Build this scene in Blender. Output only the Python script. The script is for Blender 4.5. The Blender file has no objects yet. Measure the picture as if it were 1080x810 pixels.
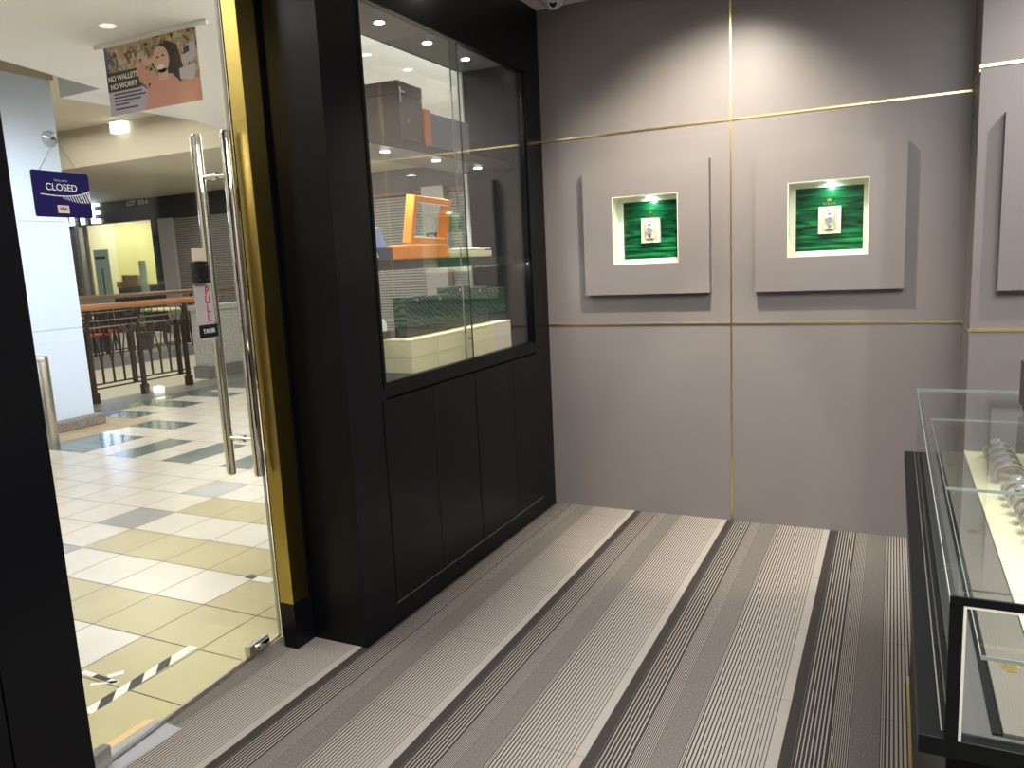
import bpy, bmesh, math, random
from mathutils import Vector, Matrix
random.seed(7)
SC = bpy.context.scene
COL = SC.collection
PI = math.pi

# ------------------------------------------------------------------ camera
cam_d = bpy.data.cameras.new('camera'); cam = bpy.data.objects.new('camera', cam_d); COL.objects.link(cam)
_yaw, _pitch, _roll = .4582, -.1576, -.0484
_f = Vector((-math.sin(_yaw)*math.cos(_pitch), math.cos(_yaw)*math.cos(_pitch), math.sin(_pitch)))
_r = Vector((math.cos(_yaw), math.sin(_yaw), 0)); _u = _r.cross(_f)
_r2 = math.cos(_roll)*_r + math.sin(_roll)*_u
_u2 = -math.sin(_roll)*_r + math.cos(_roll)*_u
cam.matrix_world = Matrix(((_r2.x, _u2.x, -_f.x, 1.7242), (_r2.y, _u2.y, -_f.y, -3.9994), (_r2.z, _u2.z, -_f.z, 1.40), (0, 0, 0, 1)))
cam_d.sensor_width = 36; cam_d.lens = 820.2/1080*36; cam_d.clip_start = .02; cam_d.clip_end = 100
SC.camera = cam

# ------------------------------------------------------------------ world, exposure, lights
SC.view_settings.view_transform = 'Standard'; SC.view_settings.look = 'None'
SC.view_settings.gamma = 1; SC.view_settings.use_curve_mapping = False
SC.view_settings.exposure = 0.0
W = bpy.data.worlds.new('world'); SC.world = W; W.use_nodes = True
W.node_tree.nodes['Background'].inputs[0].default_value = (.9, .85, .78, 1)
W.node_tree.nodes['Background'].inputs[1].default_value = .12

def area(name, loc, size, power, color=(1, .93, .84), rot=(0, 0, 0), sy=None):
    d = bpy.data.lights.new(name, 'AREA'); d.energy = power; d.color = color
    d.shape = 'RECTANGLE'; d.size = size; d.size_y = sy or size
    o = bpy.data.objects.new(name, d); o.location = loc; o.rotation_euler = rot; COL.objects.link(o); return o
def spot(name, loc, target, power, angle, blend=.6, color=(1, .9, .76), radius=.03):
    d = bpy.data.lights.new(name, 'SPOT'); d.energy = power; d.color = color
    d.spot_size = math.radians(angle); d.spot_blend = blend; d.shadow_soft_size = radius
    o = bpy.data.objects.new(name, d); o.location = loc
    o.rotation_euler = (Vector(target)-Vector(loc)).to_track_quat('-Z', 'Y').to_euler(); COL.objects.link(o); return o
# shop ceiling lighting
area('shop_fill_light', (2.0, -3.6, 2.67), 1.2, 94, (1, .98, .98))  # soft general fill added under the ceiling, no panel fixture there
area('shop_fill_light', (2.6, -2.6, 2.67), 1.0, 68, (1, .98, .98))  # second area of the same added fill
spot('shop_wall_washer', (1.0, -.80, 2.66), (.93, 0, 1.36), 205, 96, 1.0, (1, .92, .78), .04)
spot('shop_wall_washer', (1.0, -.80, 2.655), (.9, -.22, 0), 90, 36, .4, (1, .90, .72), .03)
spot('shop_wall_washer', (.42, -.50, 2.66), (.50, -.30, 1.0), 26, 90, 1.0)
spot('shop_wall_washer', (2.75, -1.0, 2.66), (2.5, -.347, 1.95), 90, 78, 1.0, (1, .95, .90))
spot('shop_down_light', (1.05, -1.9, 2.66), (1.0, -1.9, 0), 18, 95, .9, (1, .94, .9))
spot('counter_down_light', (2.35, -2.3, 2.66), (2.1, -2.2, .7), 28, 60, .8, (1, .93, .82))
# mall ceiling lighting
area('mall_ceiling_light', (-1.9, -2.9, 2.88), 1.6, 54, (1, .95, .88), sy=1.8)
area('mall_ceiling_light', (-2.6, 1.9, 2.90), 1.8, 85, (1, .95, .90), sy=1.4)
area('mall_ceiling_light', (-3.6, 3.5, 3.02), 2.0, 110, (1, .95, .86), sy=4)
area('mall_ceiling_light', (-9.5, 3.0, 3.9), 4, 180, (1, .95, .88), sy=4)
spot('column_fill_light', (-3.4, -.2, 2.88), (-5.4, .2, 1.35), 255, 82, .9, (.80, .88, 1), .1)  # unseen cool spot, added to brighten the column
area('mall_ceiling_light', (-9.0, 8.2, 3.35), 8, 150, (1, .94, .85), sy=1.5)

area('mall_ceiling_uplight', (-.7, 2.6, 2.55), .25, 110, (.92, .96, 1), (PI, 0, 0), sy=7)  # unseen uplight, added to brighten the near mall ceiling
area('atrium_fill_uplight', (-8.3, 3.0, -2.9), 3.0, 260, (1, .95, .88), (PI, 0, 0), sy=9)  # upward light added in the void to brighten the mall ceilings

# ------------------------------------------------------------------ materials
def nt(name):
    m = bpy.data.materials.new(name); m.use_nodes = True
    return m, m.node_tree, m.node_tree.nodes['Principled BSDF']
def mat(name, col, rough=.5, metal=0, bump=0, bscale=200, coat=0, var=0, vscale=8, spec=.5, emit=None, es=1):
    m, t, b = nt(name)
    b.inputs['Base Color'].default_value = (*col, 1); b.inputs['Roughness'].default_value = rough
    b.inputs['Metallic'].default_value = metal; b.inputs['Specular IOR Level'].default_value = spec
    b.inputs['Coat Weight'].default_value = coat; b.inputs['Coat Roughness'].default_value = .08
    tc = t.nodes.new('ShaderNodeTexCoord')
    if bump:
        n = t.nodes.new('ShaderNodeTexNoise'); n.inputs['Scale'].default_value = bscale
        t.links.new(tc.outputs['Object'], n.inputs['Vector'])
        bp = t.nodes.new('ShaderNodeBump'); bp.inputs['Strength'].default_value = bump; bp.inputs['Distance'].default_value = .002
        t.links.new(n.outputs['Fac'], bp.inputs['Height']); t.links.new(bp.outputs['Normal'], b.inputs['Normal'])
    if var:
        n = t.nodes.new('ShaderNodeTexNoise'); n.inputs['Scale'].default_value = vscale; n.inputs['Detail'].default_value = 4
        t.links.new(tc.outputs['Object'], n.inputs['Vector'])
        r = t.nodes.new('ShaderNodeValToRGB'); r.color_ramp.elements[0].position = .3; r.color_ramp.elements[1].position = .7
        r.color_ramp.elements[0].color = (*[max(0, c*(1-var)) for c in col], 1)
        r.color_ramp.elements[1].color = (*[min(1, c*(1+var)) for c in col], 1)
        t.links.new(n.outputs['Fac'], r.inputs['Fac']); t.links.new(r.outputs['Color'], b.inputs['Base Color'])
    if emit:
        b.inputs['Emission Color'].default_value = (*emit, 1); b.inputs['Emission Strength'].default_value = es
    return m
def glass(name, tint=(.96, .99, .97), boost=1.0, rough=.0):
    m = bpy.data.materials.new(name); m.use_nodes = True; t = m.node_tree; t.nodes.clear()
    o = t.nodes.new('ShaderNodeOutputMaterial'); mx = t.nodes.new('ShaderNodeMixShader')
    tr = t.nodes.new('ShaderNodeBsdfTransparent'); tr.inputs[0].default_value = (*tint, 1)
    gl = t.nodes.new('ShaderNodeBsdfGlossy'); gl.inputs['Roughness'].default_value = rough
    lw = t.nodes.new('ShaderNodeFresnel'); lw.inputs['IOR'].default_value = 1.5
    mu = t.nodes.new('ShaderNodeMath'); mu.operation = 'MULTIPLY'; mu.inputs[1].default_value = boost; mu.use_clamp = True
    # same Fresnel share on the pane's front and back faces
    ge = t.nodes.new('ShaderNodeNewGeometry'); vm = t.nodes.new('ShaderNodeVectorMath'); vm.operation = 'DOT_PRODUCT'
    ab = t.nodes.new('ShaderNodeMath'); ab.operation = 'ABSOLUTE'; s1 = t.nodes.new('ShaderNodeMath'); s1.operation = 'SUBTRACT'; s1.inputs[0].default_value = 1
    pw = t.nodes.new('ShaderNodeMath'); pw.operation = 'POWER'; pw.inputs[1].default_value = 5
    ma = t.nodes.new('ShaderNodeMath'); ma.operation = 'MULTIPLY_ADD'; ma.inputs[1].default_value = .96; ma.inputs[2].default_value = .04
    t.links.new(ge.outputs['Incoming'], vm.inputs[0]); t.links.new(ge.outputs['Normal'], vm.inputs[1])
    t.links.new(vm.outputs['Value'], ab.inputs[0]); t.links.new(ab.outputs[0], s1.inputs[1]); t.links.new(s1.outputs[0], pw.inputs[0])
    t.links.new(pw.outputs[0], ma.inputs[0]); t.links.new(ma.outputs[0], mu.inputs[0]); t.nodes.remove(lw)
    t.links.new(mu.outputs[0], mx.inputs[0]); t.links.new(tr.outputs[0], mx.inputs[1]); t.links.new(gl.outputs[0], mx.inputs[2])
    t.links.new(mx.outputs[0], o.inputs[0]); return m
def emis(name, col, s):
    m = bpy.data.materials.new(name); m.use_nodes = True; t = m.node_tree; t.nodes.clear()
    o = t.nodes.new('ShaderNodeOutputMaterial'); e = t.nodes.new('ShaderNodeEmission')
    e.inputs[0].default_value = (*col, 1); e.inputs[1].default_value = s; t.links.new(e.outputs[0], o.inputs[0]); return m

M = dict(
    wall=mat('grey_wall_laminate', (.205, .185, .178), .42, bump=.05, bscale=500, var=.03, vscale=3),
    lacquer=mat('black_lacquer', (.004, .004, .005), .28, bump=.03, bscale=60, coat=.02, spec=.15),
    black=mat('matt_black', (.006, .007, .007), .4, spec=.15),
    blackplastic=mat('black_plastic', (.012, .012, .014), .35),
    groove=mat('groove_black', (.002, .002, .002), .8),
    ceil=mat('white_ceiling', (.72, .70, .66), .8, bump=.05, bscale=300),
    brass=mat('polished_brass', (.44, .335, .10), .30, 1, bump=.04, bscale=25, var=.08, vscale=5),
    brassline=mat('brass_inlay', (.85, .66, .32), .3, 1),
    chrome=mat('chrome', (.82, .80, .77), .06, 1),
    steel=mat('brushed_steel', (.55, .53, .50), .28, 1, bump=.05, bscale=120),
    glass=glass('clear_glass', (.97, .99, .975), 1.0),
    cabglass=glass('cabinet_glass', (.97, .98, .975), 1.6),
    caseglass=glass('counter_glass', (.98, .992, .985), .6),
    glassedge=mat('green_glass_edge', (.34, .40, .35), .2, spec=.5),
    glassedgem=mat('grey_glass_edge', (.13, .15, .14), .25, spec=.4),
    glassedged=mat('dark_glass_edge', (.02, .035, .03), .2, spec=.5),
    shelf=mat('dark_shelf', (.03, .028, .026), .35),
    cream=mat('cream_card', (.82, .76, .45), .55, var=.05, vscale=12),
    creamp=mat('pinkish_cream_card', (.74, .66, .56), .55),
    tray=mat('cream_suede', (.78, .72, .48), .8, bump=.1),
    liner=mat('ivory_liner', (.82, .79, .66), .5),
    orange=mat('orange_leather', (.90, .29, .04), .42, bump=.15, bscale=300, var=.06),
    orangedull=mat('burnt_orange_card', (.50, .13, .045), .5),
    brownbox=mat('dark_brown_leather', (.055, .035, .028), .4, bump=.1),
    bluebox=mat('slate_blue_card', (.13, .13, .17), .5),
    paleblue=mat('pale_blue_satin', (.42, .52, .80), .5),
    navybox=mat('navy_card', (.07, .07, .11), .5),
    paper=mat('white_paper', (.85, .83, .76), .6),
    greenbase=mat('green_leather', (.008, .025, .018), .4, bump=.1),
    gold=mat('gold_foil', (.85, .62, .2), .3, 1),
    creamb=mat('cream_white_bead', (.85, .83, .70), .35),
    silver=mat('polished_silver', (.92, .90, .86), .28, 1),
    watchm=mat('bright_watch_steel', (.80, .78, .73), .3, .65),
    dial=mat('pale_dial', (.30, .31, .38), .35),
    white=mat('white_paint', (.8, .8, .78), .4),
    bluelit_white=mat('white_paint_bluish_light', (.66, .76, .95), .45, bump=.02),  # bluish light of the sign put into the white paint colour
    fab=mat('grey_taupe_fabric', (.13, .115, .095), .75, bump=.15, bscale=400),
    fabd=mat('dark_grey_fabric', (.05, .048, .045), .75),
    deckf=mat('grey_deck_fabric', (.065, .062, .058), .75),
    navy=mat('navy_print', (.008, .005, .085), .3),
    whiteprint=mat('white_print', (.85, .85, .85), .5),
    beigeprint=mat('beige_print', (.75, .62, .50), .5),
    red=mat('red_print', (.35, .01, .02), .45),
    plate=mat('frosted_plate', (.42, .38, .36), .35),
    cord=mat('grey_cord', (.35, .30, .26), .8),
    suction=glass('suction_plastic', (.85, .85, .85), 3.0, .12),
    tapew=mat('white_tape', (.85, .82, .76), .4),
    tapeb=mat('black_tape', (.03, .03, .035), .4),
    taper=mat('milky_clear_tape', (.38, .38, .40), .25),
    tapeo=mat('orange_stain_tape', (.80, .52, .22), .4),
    granite=mat('granite', (.22, .195, .17), .4, var=.45, vscale=60),
    graniteg=mat('grey_granite', (.40, .40, .38), .4, var=.4, vscale=50),
    granited=mat('dark_grey_granite', (.17, .17, .165), .35, var=.3, vscale=50),
    bronze=mat('dark_bronze_metal', (.045, .034, .026), .35, .4),
    bronzel=mat('light_bronze_metal', (.30, .23, .19), .35, .5),
    wood=mat('orange_brown_wood', (.42, .17, .065), .32, var=.2, vscale=6),
    wooddark=mat('dark_brown_wood', (.16, .085, .045), .35),
    fascia=mat('dark_grey_fascia', (.032, .030, .035), .35),
    mallceil=mat('beige_ceiling_paint', (.50, .45, .35), .8),
    mallceilw=mat('warm_white_ceiling_paint', (.86, .85, .83), .8),
    mallcream=mat('cream_paint', (.62, .57, .45), .7),
    yellow=mat('pale_yellow_paint', (.80, .77, .60), .7),
    pil=mat('light_grey_panel', (.42, .40, .40), .5),
    lamp=emis('warm_white_lamp', (1, .96, .88), 12),
    lampd=emis('diffuser_glow', (1, .96, .88), 3.5),
    led=emis('cool_white_led', (.85, .92, 1.0), 26),
    ledgreen=emis('white_green_led', (.55, 1, .78), 14),
    letter=emis('white_blue_letters', (.86, .92, 1.0), 5.5),
    carton=mat('brown_carton', (.38, .26, .15), .7),
    cartong=mat('grey_crate', (.10, .11, .13), .5),
    mint=mat('pale_mint_panel', (.55, .72, .62), .5),
    taupe=mat('taupe_cushion', (.22, .18, .14), .7),
    tableg=mat('dark_table', (.05, .045, .04), .5),
    redseat=mat('red_seat', (.42, .05, .03), .5),
    lensm=mat('camera_lens', (.004, .004, .006), .08),
    dome=mat('white_plastic', (.62, .62, .66), .35),
)
def shutter_mat():
    m, t, b = nt('roller_shutter'); b.inputs['Roughness'].default_value = .45; b.inputs['Metallic'].default_value = .3
    tc = t.nodes.new('ShaderNodeTexCoord'); w = t.nodes.new('ShaderNodeTexWave'); w.bands_direction = 'Z'
    w.inputs['Scale'].default_value = 5.5; t.links.new(tc.outputs['Object'], w.inputs['Vector'])
    r = t.nodes.new('ShaderNodeValToRGB'); e = r.color_ramp.elements
    e[0].color = (.13, .125, .12, 1); e[1].color = (.36, .345, .33, 1); e[0].position = .05; e[1].position = .6
    t.links.new(w.outputs['Fac'], r.inputs['Fac']); t.links.new(r.outputs['Color'], b.inputs['Base Color'])
    bp = t.nodes.new('ShaderNodeBump'); bp.inputs['Strength'].default_value = .6; bp.inputs['Distance'].default_value = .02
    t.links.new(w.outputs['Fac'], bp.inputs['Height']); t.links.new(bp.outputs['Normal'], b.inputs['Normal']); return m
M['shutter'] = shutter_mat()
def math_n(t, op, a, b=None, c=None, clamp=False):
    n = t.nodes.new('ShaderNodeMath'); n.operation = op; n.use_clamp = clamp
    for i, v in enumerate((a, b, c)):
        if v is None: continue
        if isinstance(v, (int, float)): n.inputs[i].default_value = v
        else: t.links.new(v, n.inputs[i])
    return n.outputs[0]
def carpet_mat():
    m, t, b = nt('striped_carpet'); b.inputs['Roughness'].default_value = .95; b.inputs['Specular IOR Level'].default_value = .15
    tc = t.nodes.new('ShaderNodeTexCoord'); sp = t.nodes.new('ShaderNodeSeparateXYZ'); t.links.new(tc.outputs['Object'], sp.inputs[0])
    X, Y = sp.outputs[0], sp.outputs[1]
    s = math_n(t, 'FRACT', math_n(t, 'MULTIPLY', math_n(t, 'SUBTRACT', X, .4745-1.0), 2.0))
    ramp = t.nodes.new('ShaderNodeValToRGB'); ramp.color_ramp.interpolation = 'LINEAR'; cr = ramp.color_ramp
    pts = [(0, 1), (.068, 1), (.072, .74), (.24, .60), (.34, .56), (.36, .52), (.48, .50), (.52, .44), (.70, .34), (.94, .22), (.945, 0)]
    while len(cr.elements) > 1: cr.elements.remove(cr.elements[-1])
    cr.elements[0].position = 0; cr.elements[0].color = (1, 1, 1, 1)
    for p_, v in pts[1:]:
        e = cr.elements.new(p_); e.color = (v, v, v, 1)
    t.links.new(s, ramp.inputs['Fac'])
    # pitch : coarse in the outer parts, twice as fine in the mid band
    line = math_n(t, 'FRACT', math_n(t, 'MULTIPLY', s, 44))
    finemask = math_n(t, 'MULTIPLY', math_n(t, 'GREATER_THAN', s, .24), math_n(t, 'LESS_THAN', s, .52))
    line2 = math_n(t, 'FRACT', math_n(t, 'MULTIPLY', s, 88))
    dk1 = math_n(t, 'LESS_THAN', line, ramp.outputs['Color'])
    dk2 = math_n(t, 'LESS_THAN', line2, ramp.outputs['Color'])
    mixf = t.nodes.new('ShaderNodeMix'); mixf.data_type = 'FLOAT'
    t.links.new(finemask, mixf.inputs[0]); t.links.new(dk1, mixf.inputs[2]); t.links.new(dk2, mixf.inputs[3])
    # fleck band
    nz = t.nodes.new('ShaderNodeTexNoise'); nz.inputs['Scale'].default_value = 260; nz.inputs['Detail'].default_value = 3
    t.links.new(tc.outputs['Object'], nz.inputs['Vector'])
    fb = math_n(t, 'MULTIPLY', math_n(t, 'GREATER_THAN', s, .345), math_n(t, 'LESS_THAN', s, .50))
    fl = math_n(t, 'MULTIPLY_ADD', nz.outputs['Fac'], 1.2, .04)
    mix2 = t.nodes.new('ShaderNodeMix'); mix2.data_type = 'FLOAT'
    t.links.new(fb, mix2.inputs[0]); t.links.new(mixf.outputs[0], mix2.inputs[2]); t.links.new(fl, mix2.inputs[3])
    # carpet tile seams
    sy = math_n(t, 'FRACT', math_n(t, 'MULTIPLY', math_n(t, 'ADD', Y, 10.13), 2.0))
    seam = math_n(t, 'LESS_THAN', sy, .005)
    mx = t.nodes.new('ShaderNodeMix'); mx.data_type = 'RGBA'
    mx.inputs[6].default_value = (.37, .335, .295, 1); mx.inputs[7].default_value = (.048, .041, .037, 1)
    dark = math_n(t, 'MAXIMUM', mix2.outputs[0], math_n(t, 'MULTIPLY', seam, .5), clamp=True)
    t.links.new(dark, mx.inputs[0])
    n2 = t.nodes.new('ShaderNodeTexNoise'); n2.inputs['Scale'].default_value = 900; t.links.new(tc.outputs['Object'], n2.inputs['Vector'])
    m3 = t.nodes.new('ShaderNodeMix'); m3.data_type = 'RGBA'; m3.blend_type = 'MULTIPLY'; m3.inputs[0].default_value = 1
    g = math_n(t, 'MULTIPLY_ADD', n2.outputs['Fac'], .7, .65)
    cb = t.nodes.new('ShaderNodeCombineColor')
    for i in range(3): t.links.new(g, cb.inputs[i])
    t.links.new(mx.outputs[2], m3.inputs[6]); t.links.new(cb.outputs[0], m3.inputs[7]); t.links.new(m3.outputs[2], b.inputs['Base Color'])
    bp = t.nodes.new('ShaderNodeBump'); bp.inputs['Strength'].default_value = .5; bp.inputs['Distance'].default_value = .003
    t.links.new(n2.outputs['Fac'], bp.inputs['Height']); t.links.new(bp.outputs['Normal'], b.inputs['Normal'])
    return m
M['carpet'] = carpet_mat()
def tile_mat(name, col, r=.16):
    m = mat(name, col, r, var=.04, vscale=5, spec=.55); return m
M['t_cream'] = tile_mat('cream_tile', (.74, .68, .60), .2); M['t_yellow'] = tile_mat('yellow_green_tile', (.54, .47, .26), .24)
M['t_lilac'] = tile_mat('lilac_grey_tile', (.40, .39, .39)); M['t_teal'] = tile_mat('teal_grey_tile', (.15, .20, .19), .16)
M['t_tan'] = tile_mat('tan_mosaic_tile', (.44, .33, .20), .55); M['grout'] = mat('tile_grout', (.13, .105, .085), .8)
def wave_green(name, c1, c2, scale, dist, rot=(0, 0, 0), stretch=(1, 1, 1), rough=.3):
    m, t, b = nt(name); b.inputs['Roughness'].default_value = rough
    tc = t.nodes.new('ShaderNodeTexCoord'); mp = t.nodes.new('ShaderNodeMapping'); mp.inputs['Rotation'].default_value = rot; mp.inputs['Scale'].default_value = stretch
    w = t.nodes.new('ShaderNodeTexWave'); w.bands_direction = 'Z'; w.inputs['Scale'].default_value = scale
    w.inputs['Distortion'].default_value = dist; w.inputs['Detail'].default_value = 2; w.inputs['Detail Scale'].default_value = 1.2
    r = t.nodes.new('ShaderNodeValToRGB'); e = r.color_ramp.elements; e[0].color = (*c1, 1); e[1].color = (*c2, 1); e[0].position = .25; e[1].position = .9
    t.links.new(tc.outputs['Object'], mp.inputs[0]); t.links.new(mp.outputs[0], w.inputs['Vector']); t.links.new(w.outputs['Fac'], r.inputs['Fac'])
    t.links.new(r.outputs['Color'], b.inputs['Base Color'])
    bp = t.nodes.new('ShaderNodeBump'); bp.inputs['Strength'].default_value = .3; bp.inputs['Distance'].default_value = .002
    t.links.new(w.outputs['Fac'], bp.inputs['Height']); t.links.new(bp.outputs['Normal'], b.inputs['Normal']); return m
def streak_mat():
    m, t, b = nt('green_streaked_board'); b.inputs['Roughness'].default_value = .25
    tc = t.nodes.new('ShaderNodeTexCoord'); mp = t.nodes.new('ShaderNodeMapping'); mp.inputs['Scale'].default_value = (5, 5, 55); mp.inputs['Rotation'].default_value = (0, .05, 0)
    n = t.nodes.new('ShaderNodeTexNoise'); n.inputs['Scale'].default_value = 1.0; n.inputs['Detail'].default_value = 5; n.inputs['Distortion'].default_value = .6
    r = t.nodes.new('ShaderNodeValToRGB'); e = r.color_ramp.elements; e[0].position = .34; e[0].color = (.001, .012, .005, 1); e[1].position = .74; e[1].color = (.02, .30, .09, 1)
    q = r.color_ramp.elements.new(.54); q.color = (.003, .075, .028, 1)
    t.links.new(tc.outputs['Object'], mp.inputs[0]); t.links.new(mp.outputs[0], n.inputs['Vector']); t.links.new(n.outputs['Fac'], r.inputs['Fac']); t.links.new(r.outputs['Color'], b.inputs['Base Color'])
    return m
M['malachite'] = streak_mat()
M['wavebox'] = wave_green('green_wave_leather', (.006, .024, .017), (.05, .12, .08), 15, 8, rot=(.5, 0, 0), stretch=(1, 1, 1), rough=.4)
def collage():
    m, t, b = nt('photo_collage_print'); b.inputs['Roughness'].default_value = .45
    tc = t.nodes.new('ShaderNodeTexCoord'); v = t.nodes.new('ShaderNodeTexVoronoi'); v.inputs['Scale'].default_value = 34; v.distance = 'CHEBYCHEV'
    t.links.new(tc.outputs['Object'], v.inputs['Vector'])
    r = t.nodes.new('ShaderNodeValToRGB'); cr = r.color_ramp; cr.interpolation = 'CONSTANT'
    cols = [(.10, .07, .05), (.42, .27, .13), (.55, .45, .33), (.20, .15, .12), (.60, .34, .14), (.34, .30, .24), (.62, .52, .44)]
    cr.elements[0].color = (*cols[0], 1); cr.elements[1].position = 1/7; cr.elements[1].color = (*cols[1], 1)
    for i in range(2, 7): e = cr.elements.new(i/7); e.color = (*cols[i], 1)
    sp = t.nodes.new('ShaderNodeSeparateColor'); t.links.new(v.outputs['Color'], sp.inputs[0]); t.links.new(sp.outputs[0], r.inputs['Fac'])
    t.links.new(r.outputs['Color'], b.inputs['Base Color']); return m
M['collage'] = collage()
M['skin'] = mat('printed_skin', (.74, .50, .40), .5); M['pink'] = mat('printed_pink', (.72, .36, .30), .5)
M['hair'] = mat('printed_dark_hair', (.045, .035, .035), .5); M['lav'] = mat('printed_lavender', (.56, .52, .68), .5)

# ------------------------------------------------------------------ mesh helpers
class MB:
    def __init__(s): s.v = []; s.f = []; s.m = []; s.cm = 0
    def quad(s, *p, m=None):
        k = len(s.v); s.v += [tuple(q) for q in p]; s.f.append(tuple(range(k, k+len(p)))); s.m.append(s.cm if m is None else m); return s
    def box(s, x0, x1, y0, y1, z0, z1, m=None, R=None):
        if x0 > x1: x0, x1 = x1, x0
        if y0 > y1: y0, y1 = y1, y0
        if z0 > z1: z0, z1 = z1, z0
        P = [Vector((x, y, z)) for z in (z0, z1) for y in (y0, y1) for x in (x0, x1)]
        if R is not None: P = [R @ q for q in P]
        k = len(s.v); s.v += [tuple(q) for q in P]
        for f in ((0, 2, 3, 1), (4, 5, 7, 6), (0, 1, 5, 4), (2, 6, 7, 3), (0, 4, 6, 2), (1, 3, 7, 5)):
            s.f.append(tuple(k+i for i in f)); s.m.append(s.cm if m is None else m)
        return s
    def tube(s, pts, r, n=12, cap=True, closed=False, m=None, sq=None):
        pts = [Vector(p) for p in pts]; rr = r if isinstance(r, (list, tuple)) else [r]*len(pts); k = len(s.v); N = len(pts)
        prev = None
        for i, p in enumerate(pts):
            a = pts[(i-1) % N] if (closed or i) else pts[0]; b = pts[(i+1) % N] if (closed or i < N-1) else pts[-1]
            d = (b-a).normalized()
            if prev is None: up = Vector((0, 0, 1)) if abs(d.z) < .9 else Vector((1, 0, 0)); e1 = d.cross(up).normalized()
            else: e1 = (prev - d*prev.dot(d)).normalized()
            prev = e1; e2 = d.cross(e1)
            for j in range(n):
                t_ = 2*PI*(j+.5)/n; a1 = math.cos(t_)*rr[i]; a2 = math.sin(t_)*rr[i]*(sq or 1)
                s.v.append(tuple(p+e1*a1+e2*a2))
        for i in range(N if closed else N-1):
            for j in range(n):
                a_, b_ = k+i*n+j, k+i*n+(j+1) % n; c_, d_ = k+((i+1) % N)*n+(j+1) % n, k+((i+1) % N)*n+j
                s.f.append((a_, b_, c_, d_)); s.m.append(s.cm if m is None else m)
        if cap and not closed:
            s.f.append(tuple(k+j for j in reversed(range(n)))); s.m.append(s.cm if m is None else m)
            s.f.append(tuple(k+(N-1)*n+j for j in range(n))); s.m.append(s.cm if m is None else m)
        return s
    def lathe(s, prof, c=(0, 0, 0), n=24, axis=(0, 0, 1), m=None):
        A = Vector(axis).normalized(); q = Vector((0, 0, 1)).rotation_difference(A); c = Vector(c); k = len(s.v)
        for r_, z_ in prof:
            for j in range(n):
                t_ = 2*PI*j/n; s.v.append(tuple(c+q @ Vector((r_*math.cos(t_), r_*math.sin(t_), z_))))
        for i in range(len(prof)-1):
            for j in range(n):
                s.f.append((k+i*n+j, k+i*n+(j+1) % n, k+(i+1)*n+(j+1) % n, k+(i+1)*n+j)); s.m.append(s.cm if m is None else m)
        s.f.append(tuple(k+j for j in reversed(range(n)))); s.m.append(s.cm if m is None else m)
        s.f.append(tuple(k+(len(prof)-1)*n+j for j in range(n))); s.m.append(s.cm if m is None else m)
        return s
    def prism(s, poly, h0, h1, plane='xy', m=None):   # poly 2-D points, extruded along the third axis
        def P(a, b, c): return {'xy': (a, b, c), 'xz': (a, c, b), 'yz': (c, a, b)}[plane]
        k = len(s.v); n = len(poly); s.v += [P(a, b, h0) for a, b in poly]+[P(a, b, h1) for a, b in poly]
        s.f.append(tuple(k+i for i in reversed(range(n)))); s.f.append(tuple(k+n+i for i in range(n))); s.m += [s.cm if m is None else m]*2
        for i in range(n): s.f.append((k+i, k+(i+1) % n, k+n+(i+1) % n, k+n+i)); s.m.append(s.cm if m is None else m)
        return s
    def build(s, name, mats, parent=None, bevel=0, smooth=False, loc=None):
        me = bpy.data.meshes.new(name); me.from_pydata(s.v, [], s.f)
        mats = mats if isinstance(mats, (list, tuple)) else [mats]
        for m_ in mats: me.materials.append(m_)
        for p_, mi in zip(me.polygons, s.m): p_.material_index = min(mi, len(mats)-1)
        bm = bmesh.new(); bm.from_mesh(me); bmesh.ops.recalc_face_normals(bm, faces=bm.faces); bm.to_mesh(me); bm.free()
        if smooth:
            for p_ in me.polygons: p_.use_smooth = True
            me.set_sharp_from_angle(angle=math.radians(40))
        o = bpy.data.objects.new(name, me); COL.objects.link(o)
        if parent is not None:
            o.parent = parent
            if not parent.get('_local'):       # coordinates were given in the world: bring them to the parent's base
                me.transform(Matrix.Translation(-wloc(parent)))
        if loc is not None: o.location = loc
        if bevel:
            b = o.modifiers.new('bevel', 'BEVEL'); b.width = bevel; b.segments = 2; b.limit_method = 'ANGLE'
        return o
def wloc(o):
    v = Vector(o.location)
    while o.parent is not None: o = o.parent; v += Vector(o.location)
    return v
def tag(o, label=None, cat=None, group=None, kind=None):
    if label: o['label'] = label
    if cat: o['category'] = cat
    if group: o['group'] = group
    if kind: o['kind'] = kind
    return o
def thing(name, label, cat, loc=(0, 0, 0), group=None, local=False):
    o = bpy.data.objects.new(name, None); COL.objects.link(o); o.location = loc; o.empty_display_size = .05
    if local: o['_local'] = 1
    return tag(o, label, cat, group)
def one(mb, name, mats, label, cat, loc, group=None, **k):
    o = mb.build(name, mats, **k)
    o.data.transform(Matrix.Translation(-Vector(loc))); o.location = loc
    return tag(o, label, cat, group)
def struct(mb, name, mats, **k):
    o = mb.build(name, mats, **k)
    if o.parent is None: o['kind'] = 'structure'
    return o
def copy_tree(o, parent=None):
    c = o.copy(); COL.objects.link(c)
    if parent is not None: c.parent = parent
    for ch in [q for q in bpy.data.objects if q.parent == o]: copy_tree(ch, c)
    return c
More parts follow.
